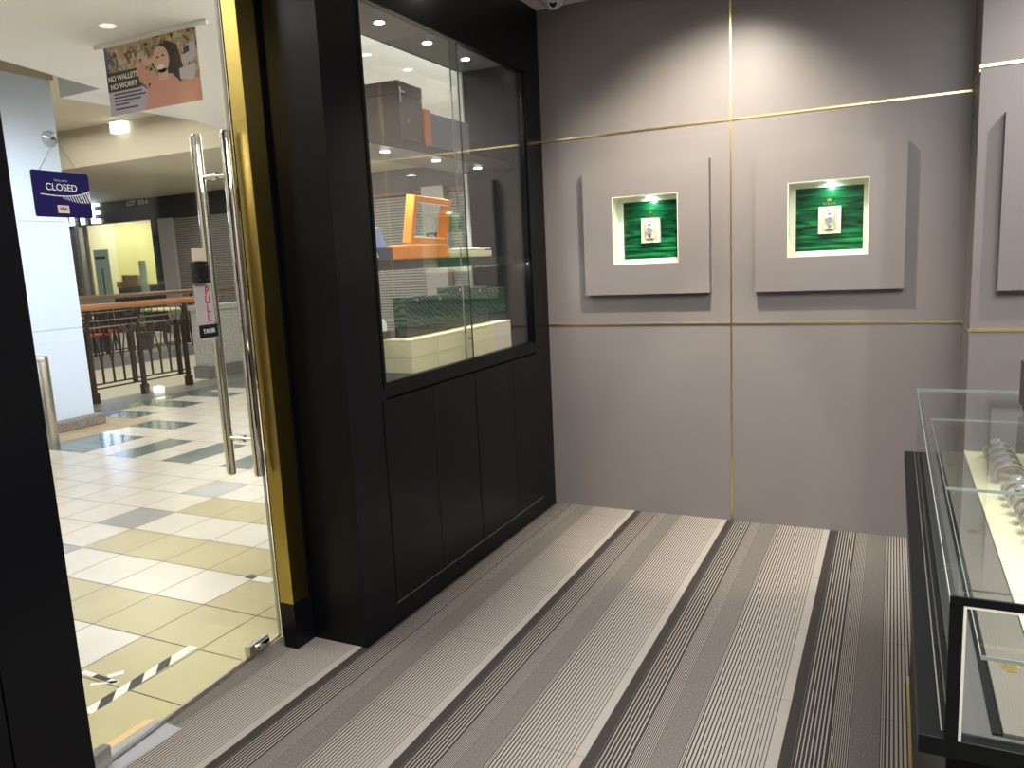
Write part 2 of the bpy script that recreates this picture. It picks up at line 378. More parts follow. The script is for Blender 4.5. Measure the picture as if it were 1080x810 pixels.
def text(body, size, name, material, parent, M4, extrude=.0004, bold=0, shear=0, spacing=1):
    cu = bpy.data.curves.new('t', 'FONT'); cu.body = body; cu.size = size; cu.extrude = extrude; cu.offset = bold
    cu.align_x = 'CENTER'; cu.align_y = 'CENTER'; cu.shear = shear; cu.space_character = spacing
    o = bpy.data.objects.new('t', cu); COL.objects.link(o)
    bpy.context.view_layer.update(); dg = bpy.context.evaluated_depsgraph_get()
    me = bpy.data.meshes.new_from_object(o.evaluated_get(dg)); bpy.data.objects.remove(o)
    me.transform(M4)
    if parent is not None: me.transform(Matrix.Translation(-wloc(parent)))
    me.materials.clear(); me.materials.append(material)
    r = bpy.data.objects.new(name, me); COL.objects.link(r)
    if parent is not None: r.parent = parent
    return r
def frame_m(origin, right, up):
    r = Vector(right).normalized(); u = Vector(up).normalized(); n = r.cross(u)
    return Matrix(((r.x, u.x, n.x, origin[0]), (r.y, u.y, n.y, origin[1]), (r.z, u.z, n.z, origin[2]), (0, 0, 0, 1)))

# ================================================================== SETTING : the shop
CZ = 2.69
def door_x(y): return -.375 + (-(y+1.87))*.092 - .005      # line of the glass door, swung slightly
mb = MB(); mb.quad((door_x(-2.95)+.006, -2.95, 0), (door_x(-1.87)+.006, -1.87, 0), (-.243, -1.80, 0), (0, -1.80, 0), (0, 0.0, 0), (3.4, 0, 0), (3.4, -6.2, 0), (0, -6.2, 0), (0, -2.95, 0))
struct(mb, 'floor', M['carpet'])
mb = MB(); mb.box(-.4, 3.5, -6.2, .15, CZ, CZ+.12); struct(mb, 'ceiling', M['ceil'])
# back wall with two niches cut through
nz0, nz1 = 1.348, 1.697; n1 = (.402, .747); n2 = (1.268, 1.619)
mb = MB()
def wallpiece(x0, x1, z0, z1): mb.box(x0, x1, 0, .16, z0, z1)
wallpiece(0, n1[0], 0, CZ); wallpiece(n1[1], n2[0], 0, CZ); wallpiece(n2[1], 3.5, 0, CZ)
for a, b in (n1, n2): wallpiece(a, b, 0, nz0); wallpiece(a, b, nz1, CZ)
struct(mb, 'wall_back', M['wall'])
mb = MB(); mb.box(2.01, 3.5, -.347, -.0005, 0, CZ); struct(mb, 'wall_right_projection', M['wall'])
bpy.data.objects['wall_right_projection'].name = 'wall_right'
mb = MB(); mb.box(3.4, 3.5, -6.2, -.347, 0, CZ); struct(mb, 'wall_side', M['wall'])
mb = MB(); mb.box(-.4, 3.5, -6.3, -6.2, 0, CZ); struct(mb, 'wall_rear', M['wall'])
# brass inlays
w = .0045
def strip(n, *a): m_ = MB(); m_.box(*a); struct(m_, 'trim_%d' % n, M['brassline'])
strip(1, .999-w, .999+w, -.004, .001, 0, CZ)
strip(2, 0.001, 2.009, -.0045, .001, 1.032-w, 1.032+w)
strip(3, 0.001, 2.009, -.0045, .001, 2.021-w, 2.021+w)
strip(4, 2.006, 2.011, -.346, -.005, 1.030-w, 1.030+w)
strip(5, 2.006, 2.011, -.346, -.005, 2.038-w, 2.038+w)
strip(6, 2.006, 3.39, -.352, -.346, 1.030-w-.001, 1.030+w+.001)
strip(7, 2.006, 3.39, -.352, -.346, 2.053-w-.001, 2.053+w+.001)
# black storefront jamb near the camera (left of the door)
mb = MB(); mb.box(-.30, 0, -6.2, -3.090, 0, CZ).box(-.30, -.0, -3.086, -2.908, 0, CZ).box(-.30, -.012, -3.10, -3.08, 0, CZ)
struct(mb, 'wall_left', M['lacquer'], bevel=.002)
# door head above the glass
mb = MB(); mb.box(-.40, -.05, -2.908, -1.93, 2.62, CZ); struct(mb, 'trim_8', M['lacquer'])
# far jamb: brass clad post, black kick block
mb = MB(); mb.box(-.306, -.243, -1.93, -1.845, .178, CZ, m=0).box(-.306, -.244, -1.929, -1.83, 0, .178, m=1).box(-.375, -.250, -1.845, -1.826, 0, CZ, m=1).box(-.375, -.30, -1.872+.006, -1.845, 0, CZ, m=1)
struct(mb, 'trim_9', [M['brass'], M['lacquer']], bevel=.001)
# neighbour building mass behind the back wall and outer shopfront
mb = MB(); mb.box(-.38, 3.5, .16, 9.9, 0, 3.4); struct(mb, 'wall_outer', M['mallcream'])

# ================================================================== glass door
dE = Vector((door_x(-1.872), -1.872, 0)); dH = Vector((door_x(-2.905), -2.905, 0))
dd = (dE-dH).normalized(); dn = Vector((dd.y, -dd.x, 0))      # normal towards the shop
def dpt(y, off=0, z=0): v = Vector((door_x(y), y, z)) + dn*off; return v
def dbox(mb, y0, y1, o0, o1, z0, z1, m=None):
    R = Matrix.Identity(4); p = [dpt(y, o, z) for z in (z0, z1) for o in (o0, o1) for y in (y0, y1)]
    k = len(mb.v); mb.v += [tuple(q) for q in p]
    for f in ((0, 2, 3, 1), (4, 5, 7, 6), (0, 1, 5, 4), (2, 6, 7, 3), (0, 4, 6, 2), (1, 3, 7, 5)): mb.f.append(tuple(k+i for i in f)); mb.m.append(mb.cm if m is None else m)
door = thing('door_1', None, None, tuple(dH)); door['kind'] = 'structure'
mb = MB(); dbox(mb, -2.905, -1.876, -.005, .005, .012, 2.615); mb.build('glass_leaf', M['glass'], door)
mb = MB(); dbox(mb, -1.8765, -1.872, -.0055, .0055, .012, 2.615); mb.build('polished_edge', mat('pale_glass_edge', (.50, .48, .38), .2), door)
mb = MB(); dbox(mb, -2.905, -1.872, -.0052, .0052, .006, .0125); mb.build('bottom_edge', M['steel'], door)
mb = MB(); dbox(mb, -2.905, -2.672, -.015, .015, .006, .062); mb.build('pivot_patch', M['steel'], door, bevel=.002)
mb = MB(); dbox(mb, -2.060, -1.955, -.011, .013, .006, .052)
mb2 = MB(); a = dpt(-2.03, .018, .040); mb2.lathe([(.011, 0), (.011, .014), (.008, .02)], a, 16, tuple(dn)); dbox(mb2, -2.022, -1.965, .012, .024, .03, .048)
lk = mb.build('bottom_lock', M['steel'], door, bevel=.002); mb2.build('lock_cylinder', M['chrome'], door, smooth=True)
def handle(off, name):
    mb = MB(); yh = -1.972
    mb.tube([dpt(yh, off, z) for z in (.678, .685, 1.868, 1.876)], [.0155, .0175, .0175, .0155], 20)
    o = mb.build(name, M['chrome'], door, smooth=True)
    return o
handle(.062, 'pull_handle'); handle(-.062, 'pull_handle')
for z in (.812, 1.732):
    mb = MB(); yh = -1.972
    mb.tube([dpt(yh, -.062, z), dpt(yh, .062, z)], .008, 14)
    mb.tube([dpt(yh, -.013, z), dpt(yh, .013, z)], .0125, 16)
    mb.build('handle_standoff', M['chrome'], door, smooth=True)

# sign plates near the handle, stuck on the inside of the glass
t = thing('pull_sign', 'frosted acrylic plate with red PULL lettering running down, on the glass door beside the handle', 'sign', tuple(dpt(-2.06, .007, 1.18)))
mb = MB(); dbox(mb, -2.134, -2.052, .006, .009, 1.182, 1.372); mb.build('plate', M['plate'], t, bevel=.001)
for ch, z in zip('PULL', (1.350, 1.320, 1.290, 1.260)):
    text(ch, .038, 'letter', M['red'], t, frame_m(dpt(-2.078, .0095, z-.003), dd, (0, 0, 1)), bold=.0006)
t = thing('door_notice', 'small black notice reading TARIK in white below the red PULL plate on the glass door', 'sign', tuple(dpt(-2.06, .01, 1.15)))
mb = MB(); dbox(mb, -2.132, -2.046, .010, .012, 1.192, 1.235); mb.build('plate', M['blackplastic'], t)
text('TARIK', .021, 'lettering', M['whiteprint'], t, frame_m(dpt(-2.089, .0125, 1.213), dd, (0, 0, 1)))
t = thing('door_lock_box', 'black plastic lock box on the glass door just above the PULL plate', 'lock', tuple(dpt(-2.09, .007, 1.37)))
mb = MB(); dbox(mb, -2.138, -2.080, .006, .030, 1.373, 1.446); mb.build('housing', M['blackplastic'], t, bevel=.004)
for y, z in ((-2.126, 1.386), (-2.092, 1.386), (-2.126, 1.433), (-2.092, 1.433)): MB().lathe([(.004, 0), (.004, .002)], dpt(y, .030, z), 10, tuple(dn)).build('screw', M['steel'], t)
mb = MB(); dbox(mb, -2.127, -2.080, .006, .018, 1.4465, 1.488); one(mb, 'beige_sensor', mat('beige_plastic', (.62, .54, .43), .5), 'small beige sensor block above the black lock box on the glass door', 'sensor', tuple(dpt(-2.08, .006, 1.451)), bevel=.002)

# CLOSED sign hanging from a suction cup
sc = dpt(-2.595, .006, 1.778)
t = thing('suction_hook', 'clear suction cup hook on the glass door holding the closed sign cord', 'hook', tuple(sc))
mb = MB(); mb.lathe([(.023, 0), (.022, .003), (.012, .008), (.007, .013)], sc, 24, tuple(dn)); mb.build('suction_cup', M['suction'], t, smooth=True)
mb = MB(); mb.lathe([(.006, .011), (.006, .017), (.004, .02)], sc, 12, tuple(dn)); mb.tube([sc+dn*.018, sc+dn*.024+Vector((0, 0, -.008)), sc+dn*.030+Vector((0, 0, -.002))], .002, 8); mb.build('hook', M['steel'], t, smooth=True)
t = thing('closed_sign', 'dark blue CLOSED sign with white rays, hanging by a cord on the glass door', 'sign', tuple(dpt(-2.595, .02, 1.57)))
yl, yr, zt_, zb_ = -2.675, -2.502, 1.692, 1.572
mb = MB()
def rr(y0, y1, z0, z1, r, n=5):
    out = []
    for cy, cz, a0 in ((y1-r, z1-r, 0), (y0+r, z1-r, 90), (y0+r, z0+r, 180), (y1-r, z0+r, 270)):
        for i in range(n+1): a = math.radians(a0+90*i/n); out.append((cy+r*math.cos(a), cz+r*math.sin(a)))
    return out
def dprism(mb, poly, o0, o1, m=None):
    n = len(poly); k = len(mb.v); mb.v += [tuple(dpt(y, o0, z)) for y, z in poly]+[tuple(dpt(y, o1, z)) for y, z in poly]
    mb.f.append(tuple(k+i for i in reversed(range(n)))); mb.f.append(tuple(k+n+i for i in range(n))); mb.m += [mb.cm if m is None else m]*2
    for i in range(n): mb.f.append((k+i, k+(i+1) % n, k+n+(i+1) % n, k+n+i)); mb.m.append(mb.cm if m is None else m)
def shp(poly, nm, m, tt, o0, o1): b = MB(); dprism(b, poly, o0, o1); return b.build(nm, m, tt)
shp(rr(yl, yr, zb_, zt_, .006), 'board', M['navy'], t, .018, .021)
mb = MB(); top = sc+dn*.022+Vector((0, 0, -.004)); mb.tube([dpt(-2.651, .0195, 1.688), top, dpt(-2.528, .0195, 1.690)], .0011, 8); mb.build('cord', M['cord'], t)
text('CLOSED', .026, 'lettering', M['whiteprint'], t, frame_m(dpt(-2.59, .0213, 1.650), dd, (0, 0, 1)))
text("Sorry, we're", .008, 'small_lettering', M['lav'], t, frame_m(dpt(-2.59, .0213, 1.669), dd, (0, 0, 1)))
shp([(-2.61, 1.583), (-2.575, 1.583), (-2.575, 1.604), (-2.61, 1.604)], 'card_logo_panel', M['beigeprint'], t, .0212, .0216)
text('VISA', .012, 'card_lettering', M['navy'], t, frame_m(dpt(-2.593, .0218, 1.594), dd, (0, 0, 1)), bold=.0003)
mb = MB()
def ztop(y): u = (y+2.655)/.152; return 1.6315-.012*u+.0265*u*u*u
def zlow(y): u = max(0, (y+2.60)/.097); return ztop(y)-.002-.030*u**.9
for i in range(12):      # fan of slanted rays under the swoosh
    y0 = -2.592+i*.0078; y1 = y0+.006+.006*i/11; hw = .0008+.0010*i/11
    y1 = min(y1, -2.5035)
    if y0 > -2.506: break
    dprism(mb, [(y0-hw, ztop(y0)), (y0+hw, ztop(y0)), (y1+hw, zlow(y1)), (y1-hw, zlow(y1))], .0211, .0214)
pts = [(-2.655+i*.0152, ztop(-2.655+i*.0152)) for i in range(11)]
pts = [q for q in pts if q[0] < -2.5025]
dprism(mb, [(y, z+.001) for y, z in pts]+[(y, z-.0014) for y, z in reversed(pts)], .0211, .0214)
mb.build('ray_print', M['whiteprint'], t)

# ================================================================== black built-in display cabinet
cab = thing('display_cabinet', 'black lacquer built-in cabinet with glass showcase above four plain doors', 'cabinet', (0, -.9, 0))
yN, yF = -1.826, -.001
oy0, oy1, oz0, oz1 = -1.588, -.200, .955, 2.348
XB = -.375
mb = MB()
mb.box(XB, 0, yN, oy0, 0, CZ).box(XB, 0, oy1, yF, 0, CZ)                 # end posts
mb.box(XB, 0, oy0, oy1, 2.395, CZ).box(-.03, 0, oy0, oy1, oz1, 2.395)     # top
mb.box(XB, 0, oy0, oy1, .905, oz0).box(XB, -.02, oy0, oy1, 0, .905)        # ledge and core
mb.box(-.03, 0, oy0, oy1, 0, .088)
mb.build('carcass', M['lacquer'], cab)
mb = MB(); mb.box(0, .010, yN, oy0-.045, 0.0, CZ)
f = .0045
# slim bead round the showcase and round the door field
mb = MB()
for a in ((0, f, oy0-.014, oy0, oz0-.014, oz1+.014), (0, f, oy1, oy1+.014, oz0-.014, oz1+.014), (0, f, oy0, oy1, oz1, oz1+.014), (0, f, oy0, oy1, oz0-.014, oz0)): mb.box(*a)
mb.build('showcase_bead', M['black'], cab)
edges = [-1.622, -1.262, -.892, -.495, -.174]
for i in range(4):
    a, b = edges[i], edges[i+1]; g = .0026 if i in (0, 3) else .0026
    mb = MB(); mb.box(-.019, .003, a+(.003 if i in (0, 2) else .0008), b-(.003 if i in (1, 3) else .0008), .095, .897)
    o = mb.build('cabinet_door', M['lacquer'], cab, bevel=.0012)
mb = MB(); mb.box(-.021, -.0185, -1.63, -.166, .089, .903); mb.build('door_shadow_gap', M['groove'], cab)
mb = MB(); mb.box(-.004, .0015, -1.62, -.175, .086, .090); mb.build('skirting_bead', M['steel'], cab)
for (a, b, xo) in ((-1.587, -.868, -.012), (-.915, -.2005, -.022)):
    mb = MB(); mb.box(xo-.003, xo+.003, a, b, oz0+.004, oz1-.001, m=0)
    g = mb.build('sliding_glass', M['cabglass'], cab)
    ye = b if a < -1 else a
    mb = MB(); mb.box(xo-.0032, xo+.0032, ye-.0012, ye+.0012, oz0+.004, oz1-.001); mb.build('glass_edge', M['glassedged'] if a < -1 else M['glassedgem'], g)
mb = MB(); mb.box(-.030, -.004, oy0, oy1, oz0, oz0+.006); mb.build('glass_track', M['black'], cab)
mb = MB(); mb.box(-.018, -.004, oy1-.010, oy1-.001, oz0+.006, oz1-.002); mb.build('closing_profile', M['lacquer'], cab)
mb = MB(); mb.box(-.372, -.366, oy0, oy1-.016, oz0, 2.395); mb.build('rear_glass', M['glass'], cab)
mb = MB(); mb.box(-.374, -.352, oy1-.016, oy1, oz0, 2.394); mb.build('rear_window_frame', M['white'], cab)
for (z0, z1, x1) in ((1.870, 1.905, -.095), (1.383, 1.425, -.11)):
    mb = MB(); mb.box(-.362, x1, oy0+.001, oy1-.001, z0, z1); mb.build('shelf', M['shelf'], cab, bevel=.001)
mb = MB(); mb.box(-.36, -.03, oy0+.001, oy1-.001, 2.3925, 2.3945); mb.build('showcase_ceiling', mat('grey_soffit', (.20, .195, .175), .6), cab)
for y in (-1.167, -.797, -.441):
    mb = MB(); mb.lathe([(.028, -.004), (.028, 0)], (-.20, y, 2.3925), 20, (0, 0, 1), m=0); o = mb.build('spotlight_ring', M['chrome'], cab)
    mb = MB(); mb.lathe([(.020, -.002), (.020, 0)], (-.20, y, 2.3885), 20, (0, 0, 1)); mb.build('led', M['led'], o)
    spot('showcase_led', (-.12, y, 2.38), (-.12, y, 0), 20, 110, .7, (.92, .95, 1.0), .015)

area('showcase_tier_fill', (-.13, -.9, 1.379), .03, 3.2, (1, .98, .90), (0, -.5, 0), sy=1.2)  # unseen strip, added to brighten the goods on the lower tier
for y in (-1.235, -.83, -.43):
    mb = MB(); mb.lathe([(.024, -.003), (.024, 0)], (-.17, y, 1.8695), 20); o = mb.build('shelf_spotlight', M['chrome'], cab)
    mb = MB(); mb.lathe([(.019, -.002), (.019, 0)], (-.17, y, 1.8662), 20); mb.build('led', M['led'], o)
    spot('showcase_led', (-.14, y, 1.858), (-.11, y, 0), 14, 120, .8, (1, .98, .94), .015)
# ---- goods in the showcase
def carton(name, x0, x1, y0, y1, z0, z1, m, label, cat='box', group=None, lid=None, bevel=.002, rz=0):
    c = ((x0+x1)/2, (y0+y1)/2, z0); t = thing(name, label, cat, c, group)
    h = z1-z0; zz = z0+h*(lid or .62)
    mb = MB(); mb.box(x0+.0015, x1-.0015, y0+.0015, y1-.0015, z0, zz-.001); mb.build('box_base', m, t, bevel=bevel)
    mb = MB(); mb.box(x0, x1, y0, y1, zz, z1); mb.build('lid', m, t, bevel=bevel)
    t.rotation_euler.z = rz
    return t
S1, S2, S0 = 1.9055, 1.4255, oz0+.001
bx = carton('watch_box', -.35, -.085, -1.255, -1.055, S1, 2.135, M['brownbox'], 'tall dark brown leather watch box on the upper showcase shelf', lid=.78, rz=.06)
MB().box(-.0835, -.081, -1.248, -1.240, 2.05, 2.11).box(-.0835, -.081, -1.240, -1.21, 2.092, 2.097).build('clasp', M['silver'], bx); MB().box(-.0835, -.081, -1.075, -1.06, 2.085, 2.089).build('side_clasp', M['silver'], bx)
mb = MB(); mb.lathe([(.008, 0), (.008, .002)], (-.0835, -1.19, 1.985), 14, (1, 0, 0)); mb.build('emblem', mat('bronze_emblem', (.35, .2, .15), .4, .5), bx)
bx = thing('gift_box', 'slate blue gift box with burnt orange end on the upper showcase shelf', 'box', (-.2, -.82, S1))
mb = MB(); mb.box(-.32, -.10, -.975, -.63, S1, 2.048, m=0); mb.build('box_body', M['bluebox'], bx, bevel=.002)
mb = MB(); mb.box(-.322, -.098, -1.03, -.976, S1, 2.058); mb.build('end_panel', M['orangedull'], bx, bevel=.002)
# orange watch display case with raised window lid
oc = thing('watch_case', 'open orange leather watch case with raised window lid on the middle shelf', 'case', (-.2, -1.03, S2))
mb = MB(); mb.box(-.215, -.111, -1.205, -.86, S2, S2+.060); mb.build('case_base', M['orange'], oc, bevel=.004)
mb = MB(); mb.box(-.205, -.12, -1.195, -.87, S2+.060, S2+.063); mb.build('cushion', M['paper'], oc)
Rl = Matrix.Translation((-.165, -1.0, S2+.066)) @ Matrix.Rotation(-.02, 4, 'X') @ Matrix.Rotation(.17, 4, 'Y')
mb = MB()
L0, L1, H, T = -.130, .180, .205, .045; fr = .030
for a in ((-T/2, T/2, L0, L0+fr, 0, H), (-T/2, T/2, L1-fr, L1, 0, H), (-T/2, T/2, L0+fr, L1-fr, 0, fr), (-T/2, T/2, L0+fr, L1-fr, H-fr, H)): mb.box(*a, R=Rl)
ld = mb.build('lid_frame', M['orange'], oc, bevel=.004)
mb = MB(); mb.box(.0, .003, L0+fr, L1-fr, fr, H-fr, R=Rl); mb.build('lid_window', M['caseglass'], ld)
for z0 in (fr-.004, H-fr): MB().box(T/2, T/2+.001, L0+fr-.004, L1-fr+.004, z0, z0+.004, R=Rl).build('lid_piping', M['paper'], ld)
# blue grey open case at the left end
nc = thing('presentation_case', 'navy presentation case with raised pale blue lining left of the orange case', 'case', (-.2, -1.42, S2))
mb = MB(); mb.box(-.24, -.111, -1.575, -1.315, S2, S2+.048); mb.build('case_base', M['navybox'], nc, bevel=.003)
mb = MB(); mb.prism([(-1.575, S2+.049), (-1.32, S2+.049), (-1.372, S2+.130), (-1.575, S2+.130)], -.150, -.132, 'yz'); mb.build('lid_lining', M['paleblue'], nc, bevel=.003)
mb = MB(); mb.prism([(-1.462, S2+.010), (-1.415, S2+.010), (-1.43, S2+.036), (-1.448, S2+.036)], -.1108, -.110, 'yz'); mb.build('logo', M['whiteprint'], nc)
# cream tray of papers
tr = thing('paper_tray', 'shallow cream box heaped with folded papers at the right of the middle shelf', 'box', (-.2, -.6, S2))
mb = MB(); mb.box(-.30, -.112, -.852, -.435, S2, S2+.03); mb.build('tray_body', M['cream'], tr, bevel=.002)
random.seed(3)
for i in range(6):
    y = -.82+i*.062; R = Matrix.Translation((-.20, y+.03, S2+.034+.004*(i % 2))) @ Matrix.Rotation(random.uniform(-.35, .35), 4, 'Z') @ Matrix.Rotation(random.uniform(-.1, .1), 4, 'X')
    mb = MB(); mb.box(-.075, .085, -.04, .045, -.0015, .002+.004*random.random(), R=R); mb.build('folded_paper', M['paper'], tr)
# lower tier: cream boxes in two courses
yy = [-1.318, -1.105, -.89, -.57, -.372]
for c, (z0, z1) in enumerate(((S0, 1.020), (1.0215, 1.096))):
    for i in range(4):
        m_ = M['creamp'] if i == 3 else M['cream']
        nm = ['left end', 'second from the left', 'third from the left', 'right end'][i]
        b = thing('cream_box', ('pinkish' if i == 3 else 'pale yellow')+' cream watch box, '+('upper' if c else 'bottom')+' course of the two-high row, '+nm, 'box', (-.17, (yy[i]+yy[i+1])/2, z0), 'cream boxes along the bottom of the showcase')
        mb = MB(); mb.box(-.195, -.052-(.004 if i == 3 else 0), yy[i]+.0008, yy[i+1]-.0008, z0, z1-.010); mb.build('box_base', m_, b, bevel=.0015)
        mb = MB(); mb.box(-.196, -.051-(.004 if i == 3 else 0), yy[i]+.0004, yy[i+1]-.0004, z1-.0095, z1); mb.build('lid', m_, b, bevel=.0015)
        if c == 1 and i == 2:
            text('Rolex', .020, 'lettering', M['black'], b, frame_m((-.0508, -.815, z0+.028), (0, 1, 0), (0, 0, 1)), shear=.3)
# dark slab behind them and green wave boxes
# green boxes
gz = 1.0975
gspec = [(-1.245, -1.065, gz, 1.268, -.12, 'left end'), (-1.062, -.87, gz, 1.262, -.12, 'second from the left'), (-.866, -.66, gz, 1.290, -.13, 'middle and tallest one'), (-.656, -.47, gz, 1.277, -.13, 'second from the right'), (-.466, -.27, gz, 1.262, -.13, 'right end')]
for (a, b_, z0, z1, xf, nm) in gspec:
    b = thing('green_box', 'dark green wave embossed watch box on top of the cream boxes, '+nm, 'box', (-.2, (a+b_)/2, z0), 'green boxes in the showcase')
    mb = MB(); mb.box(xf-.058, xf+.001, a, b_, z0, z0+.042); mb.build('box_base', M['greenbase'], b, bevel=.002)
    mb = MB(); mb.box(xf-.058, xf, a, b_, z0+.043, z1); mb.build('lid', M['wavebox'], b, bevel=.002)
    mb = MB(); yc = (a+b_)/2+.01
    mb.prism([(yc-.006, z1-.024), (yc+.006, z1-.024), (yc+.009, z1-.010), (yc+.004, z1-.018), (yc, z1-.008), (yc-.004, z1-.018), (yc-.009, z1-.010)], xf+.0004, xf+.0012, 'yz'); mb.build('crown_emblem', M['gold'], b)
db = thing('dark_slipcase', 'flat dark grey slipcase under the pale cloth at the left of the bottom tier', 'box', (-.22, -1.45, S0))
mb = MB(); mb.box(-.33, -.198, -1.57, -1.252, S0, 1.09); mb.build('box_base', M['fabd'], db, bevel=.002)
mb = MB(); mb.box(-.332, -.197, -1.572, -1.250, 1.0905, 1.128); mb.build('lid', M['fabd'], db, bevel=.002)
mb = MB()
random.seed(5)
mb.prism([(-1.565, 0), (-1.262, 0), (-1.262, .035), (-1.277, .052), (-1.295, .040), (-1.315, .010), (-1.42, .004), (-1.565, .003)], -.31, -.205, 'yz')
one(mb, 'polishing_cloth', M['paper'], 'crumpled white cloth lying on the dark slipcase in the showcase', 'cloth', (-.25, -1.41, 0), bevel=.003).location.z = 1.1285

# ================================================================== wall displays
def logo_text(body, size, m, par, o): return text(body, size, 'brand_lettering', m, par, frame_m(o, (1, 0, 0), (0, 0, 1)))
def wall_display(x0, x1, z0, z1, nx, label, yb=0.0, depth=.05):
    t = thing('wall_showcase', label, 'display case', ((x0+x1)/2, yb, z0), 'framed wall showcases')
    mb = MB(); yf = yb-depth
    if nx:
        for a in ((x0, nx[0], z0, z1), (nx[1], x1, z0, z1), (nx[0], nx[1], z0, nz0), (nx[0], nx[1], nz1, z1)): mb.box(a[0], a[1], yf, yb-.0005, a[2], a[3])
    else: mb.box(x0, x1, yf, yb-.0005, z0, z1)
    mb.build('panel', M['wall'], t)
    if nx:
        a, b = nx; e = .0006
        mb = MB(); th = .004; yk = .075
        mb.box(a+e, a+th, yf+.001, yk, nz0+e, nz1-e).box(b-th, b-e, yf+.001, yk, nz0+e, nz1-e).box(a+th, b-th, yf+.001, yk, nz0+e, nz0+th).box(a+th, b-th, yf+.001, yk, nz1-th, nz1-e)
        mb.build('niche_liner', M['liner'], t)
        mb = MB(); w_ = .022
        mb.box(a+th, a+th+w_, .052, .066, nz0+th, nz1-th).box(b-th-w_, b-th, .052, .066, nz0+th, nz1-th).box(a+th+w_, b-th-w_, .052, .066, nz0+th, nz0+th+w_).box(a+th+w_, b-th-w_, .052, .066, nz1-th-w_, nz1-th)
        mb.build('inner_frame', M['liner'], t, bevel=.001)
        bd = MB().box(a+th, b-th, .066, .074, nz0+th, nz1-th).build('green_backboard', M['malachite'], t)
        xc = (a+b)/2-.0
        mb = MB(); mb.lathe([(.016, 0), (.016, .006)], (xc+.01, .015, nz1-th-.006), 18, (0, 0, 1)); mb.build('led_lamp', M['ledgreen'], t)
        mb = MB(); mb.box(a+th, b-th, yf+.006, yf+.010, nz0+th, nz1-th); mb.build('front_glass', M['glass'], t)
        zc = 1.605
        mb = MB(); mb.prism([(xc-.008, zc), (xc+.008, zc), (xc+.012, zc+.016), (xc+.005, zc+.007), (xc, zc+.019), (xc-.005, zc+.007), (xc-.012, zc+.016)], .0652, .0657, 'xz'); mb.build('crown_emblem', M['gold'], bd)
        logo_text('ROLEX', .018, M['gold'], bd, (xc, .0652, zc-.012))
        d = bpy.data.lights.new('niche_led', 'SPOT'); d.energy = 2.2; d.color = (.80, 1, .88); d.spot_size = 2.8; d.spot_blend = .8; d.shadow_soft_size = .012
        lo = bpy.data.objects.new('niche_led', d); lo.location = (xc+.01, .022, nz1-th-.014); lo.rotation_euler = (.45, 0, 0); COL.objects.link(lo)
    return t
wall_display(.243, .902, 1.193, 1.847, n1, 'grey wall showcase left of the vertical brass line, with green niche')
wall_display(1.120, 1.770, 1.190, 1.845, n2, 'grey wall showcase right of the vertical brass line, with green niche')
wall_display(2.095, 2.745, 1.190, 1.870, None, 'grey square panel on the projecting right wall, cut by the photo edge', yb=-.347)
def link_band(mb, x0, x1, y, z0, z1, m=0):
    n = max(2, int(round((z1-z0)/.0055)))
    for i in range(n):
        a = z0+(z1-z0)*i/n; b = z0+(z1-z0)*(i+.82)/n
        mb.box(x0, x1, y-.002, y+.001, a, b)
def plaque(xc, zc, label):
    w_, h = .050, .0635
    t = thing('watch_plaque', label, 'watch display', (xc, .05, zc-h), 'watch plaques in the wall niches')
    mb = MB(); mb.box(xc-w_, xc+w_, .046, .0655, zc-h, zc+h); mb.build('cream_board', M['liner'], t, bevel=.002)
    mb = MB(); mb.box(xc-.034, xc+.034, .043, .046, zc-.050, zc+.045); mb.build('beige_inset', mat('beige_suede', (.62, .50, .36), .7), t)
    mb = MB(); mb.box(xc-.020, xc+.020, .034, .043, zc-.042, zc+.040); mb.build('watch_cushion', M['paper'], t, bevel=.003)
    text('OYSTER', .009, 'top_lettering', M['black'], t, frame_m((xc, .0428, zc+.0425), (1, 0, 0), (0, 0, 1)), bold=.0003)
    mb = MB(); mb.box(xc-.016, xc+.016, .0425, .0429, zc-.049, zc-.0465); mb.build('bottom_line', M['black'], t)
    wt = thing('wristwatch', 'silver wristwatch mounted on the cream plaque in the '+('left' if xc < 1 else 'right')+' wall niche', 'watch', (xc, .03, zc-.03), 'watches in the wall niches')
    for za, zb in ((zc+.012, zc+.037), (zc-.037, zc-.012)): mb = MB(); link_band(mb, xc-.0075, xc+.0075, .033, za, zb); mb.build('bracelet', M['silver'], wt)
    mb = MB(); mb.lathe([(.019, 0), (.021, .003), (.020, .007), (.0175, .009)], (xc, .0335, zc), 24, (0, -1, 0)); cs = mb.build('watch_case', M['silver'], wt, smooth=True)
    mb = MB(); mb.lathe([(.0165, .0), (.0165, .0008)], (xc, .0243, zc), 24, (0, -1, 0)); mb.build('dial', M['dial'], cs)
    mb = MB(); mb.box(xc-.0005, xc+.0005, .0230, .0234, zc, zc+.009).box(xc, xc+.006, .0230, .0234, zc-.0005, zc+.0007); mb.build('hands', M['black'], cs)
plaque(.578, 1.520, 'cream framed watch plaque on the green board of the left wall niche')
plaque(1.447, 1.516, 'cream framed watch plaque on the green board of the right wall niche')

